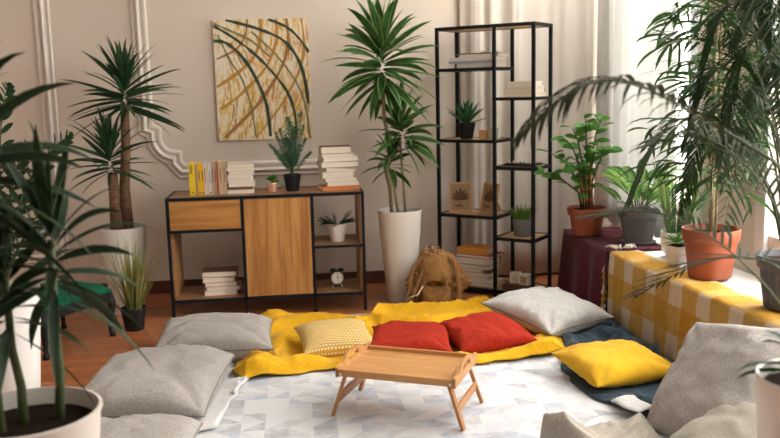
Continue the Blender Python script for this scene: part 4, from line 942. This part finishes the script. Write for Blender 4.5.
# big weeping plant in terracotta
t = thing('potted_ficus', 'tall weeping narrow-leaved plant in the big terracotta pot on the bench', 'potted plant', (2.02, 3.93, BZ))
pot(t, [(0, 0), (.098, 0), (.102, .006), (.124, .178), (.132, .18), (.135, .188), (.139, .238), (.137, .242), (.128, .241), (.122, .21)], 'terra', .124, .213)
st = MB(); st.tube([(0, 0, .22), (.01, .01, .6), (-.01, 0, 1.0), (.01, 0, 1.5), (0, 0, 1.95)], [.013, .012, .010, .009, .006], 10); st.tube([(.03, .02, .22), (.045, .03, .6), (.03, .03, 1.2), (.06, .02, 1.7)], [.009, .009, .007, .004], 8)
mb = MB(); r_ = random.Random(17)
for i in range(84):
    z = .42+1.45*(i/83)+r_.uniform(-.05, .05); a = i*2.4; L = r_.uniform(.14, .34)*(1.1-.25*(z-.5)); el = r_.uniform(.1, .8)
    p = Vector((0, 0, z)); d = Vector((math.cos(a)*math.cos(el), math.sin(a)*math.cos(el), math.sin(el))); P = [p.copy()]
    for k_ in range(7): p = p+d*L/7; d = (d+Vector((0, 0, -.16))).normalized(); P.append(p.copy())
    st.tube(P, [.003]*4+[.002]*4, 5)
    for k_ in range(2, 8):
        for h_ in range(2):
            an = r_.uniform(0, 2*PI); mb.leaf(P[k_], (math.cos(an)*.7+d.x*.5, math.sin(an)*.7+d.y*.5, r_.uniform(-.5, .35)), r_.uniform(.12, .21), .017, r_.uniform(.7, 1.8), 5, .2, shape=2, roll=r_.uniform(-1, 1))
clampx(mb, .19); clampx(st, .17); mb.build('foliage', 'leaf_ficus', t); st.build('stems', 'stem_tan', t)
# palms
def palm(t, fr_list, LL, LW, n, mleaf, stem_m='stem_green', droop=.7, sa=58, xlim=0):
    for i, f in enumerate(fr_list):
        mb = MB(); st = MB(); pts, kw = f
        frond(mb, pts, kw.get('LL', LL), kw.get('LW', LW), kw.get('n', n), sa, kw.get('droop', droop), 1, kw.get('start', .35), i*13+3, 5, stem=st)
        if xlim: clampx(mb, xlim); clampx(st, xlim-.02)
        o = mb.build('frond', mleaf, t); st.build('rachis', stem_m, o)
t = thing('potted_palm', 'palm with dense arching fronds in a ribbed charcoal pot at the right', 'potted plant', (2.05, 3.30, BZ))
pot(t, [(0, .0), (.09, .0), (.098, .006, 1), (.118, .17, 1), (.126, .172), (.130, .178), (.132, .225), (.124, .226), (.118, .19)], 'pot_dark', .117, .20, n=120, ribs=28, ribd=.07)
def arc(az, R, H, z0=.2, tipdrop=.25, bend=0):
    c, s = math.cos(math.radians(az)), math.sin(math.radians(az)); nx, ny = -s*bend, c*bend
    return [(.02*c, .02*s, z0), (R*.18*c+nx*.1, R*.18*s+ny*.1, z0+H*.55), (R*.5*c+nx*.5, R*.5*s+ny*.5, z0+H*.95), (R*.85*c+nx, R*.85*s+ny, z0+H*(1-tipdrop*.3)), (R*1.1*c+nx*1.3, R*1.1*s+ny*1.3, z0+H*(1-tipdrop*1.4))]
FL = []
for i, (az, R, H, td) in enumerate(((200, .55, .75, .35), (150, .55, .85, .3), (235, .45, .95, .2), (185, .40, 1.05, .1), (262, .50, .60, .4), (130, .42, .70, .4), (100, .40, .9, .3), (300, .30, .85, .3), (165, .38, .95, .4), (255, .32, 1.15, .1), (140, .25, 1.2, .1), (60, .25, .9, .2), (280, .45, .38, .6), (120, .5, .5, .5), (195, .45, 1.3, .1), (160, .5, 1.1, .25), (245, .5, .8, .3), (210, .45, .65, .5), (170, .30, 1.25, .1), (225, .55, 1.15, .2), (148, .62, .62, .5))):
    FL.append((arc(az, R*(.72 if H > .7 else 1), H, .2, td), {}))
palm(t, FL, .22, .019, 30, 'leaf_palm', xlim=.16)
# near palm in the white pot at the right edge
t = thing('potted_palm', 'palm in a plain white pot at the right edge, its fronds arching over the room', 'potted plant', (1.29, 1.92, 0))
pot(t, [(0, 0), (.10, 0), (.105, .01), (.150, .58), (.1515, .63), (.149, .635), (.143, .63), (.138, .60)], 'pot_white', .139, .60)
NP = [([(0, 0, .60), (.06, .1, .92), (0, .2, 1.13), (-.19, .28, 1.27), (-.36, .28, 1.36), (-.48, .28, 1.38), (-.59, .28, 1.335), (-.70, .28, 1.24)], dict(start=.38, n=24, LL=.20, LW=.022, droop=2.4)),
      ([(0, .02, .63), (.08, .25, .95), (.12, .50, 1.3), (.10, .70, 1.6), (.02, .85, 1.85)], dict(start=.3, n=26, LL=.24, LW=.015, droop=.5)),
      ([(0, 0, .63), (-.02, .2, .80), (-.10, .42, .93), (-.22, .58, .98), (-.38, .70, .95)], dict(start=.4, n=22, LL=.16, LW=.014, droop=.9)),
      ([(0, 0, .63), (.06, .2, .82), (.03, .45, .85), (-.06, .62, .78), (-.16, .78, .66)], dict(start=.4, n=18, LL=.2, LW=.015, droop=.4)),
      ([(.02, 0, .63), (.15, .15, 1.0), (.22, .3, 1.4), (.18, .42, 1.7), (.08, .5, 1.9)], dict(start=.35, n=26, LL=.22, LW=.015, droop=.6)),
      ([(.0, 0, .63), (.10, .3, .9), (.10, .55, 1.1), (.02, .75, 1.2), (-.1, .9, 1.15)], dict(start=.35, n=26, LL=.2, LW=.015, droop=.8))]
palm(t, [(p_, k_) for p_, k_ in NP], .2, .012, 24, 'leaf_palm_near')
mb = MB(); rosette(mb, (0, 0, .64), 34, .16, .022, 80, 0, 1.0, 2, 77, .05, 5); mb.build('foliage', 'leaf_dark', t)

# ------------------------------------------------------------------ plants at the left
t = thing('potted_dracaena', 'near striped-leaf dracaena in a wide cream pot at the bottom left corner', 'potted plant', (-.735, 2.25, 0))
pot(t, [(0, 0), (.13, 0), (.135, .01), (.185, .53), (.192, .545), (.192, .55), (.182, .552), (.178, .52), (.172, .48)], 'pot_cream', .176, .505)
hs = [((.07, .04, .505), (.085, .05, .90), 30, .33, 61), ((-.02, .03, .505), (-.04, .05, .80), 24, .28, 62), ((-.06, -.03, .505), (-.10, .0, 1.17), 34, .38, 63)]
for (a, b, n_, L_, sd) in hs:
    mb = MB(); a = Vector(a); b = Vector(b); mb.tube([a, a.lerp(b, .35)+Vector((.006, 0, 0)), a.lerp(b, .7)-Vector((.004, 0, 0)), b+Vector((0, 0, .1))], [.014, .012, .011, .010], 10); mb.build('stem', 'stem_green', t)
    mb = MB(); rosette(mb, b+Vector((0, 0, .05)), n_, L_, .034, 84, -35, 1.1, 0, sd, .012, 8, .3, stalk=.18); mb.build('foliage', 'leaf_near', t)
t = thing('potted_zamioculcas', 'dark plant with feathered leaves in a tall white pot behind the near dracaena', 'potted plant', (-1.22, 3.54, 0))
pot(t, taper(.11, .155, .60), 'pot_white', .14, .56)
mb = MB(); st = MB()
for i, (dx, dy, hh) in enumerate(((.10, 0, .86), (.20, .02, .55), (-.05, .05, .80), (.02, -.08, .68), (-.18, 0, .70), (.26, -.06, .40), (.12, .12, .62), (.30, .05, .66), (-.25, .1, .5))):
    pts = [(0, 0, .56), (dx*.3, dy*.3, .56+hh*.45), (dx*.7, dy*.7, .56+hh*.85), (dx*1.05, dy, .56+hh*1.0)]
    frond(mb, pts, .075, .026, 12, 62, .4, 1, .25, i+70, 4, stem=st, shape=2, up=(.2, -1, .3))
mb.build('foliage', 'leaf_zz', t); st.build('stems', 'stem_green', t)
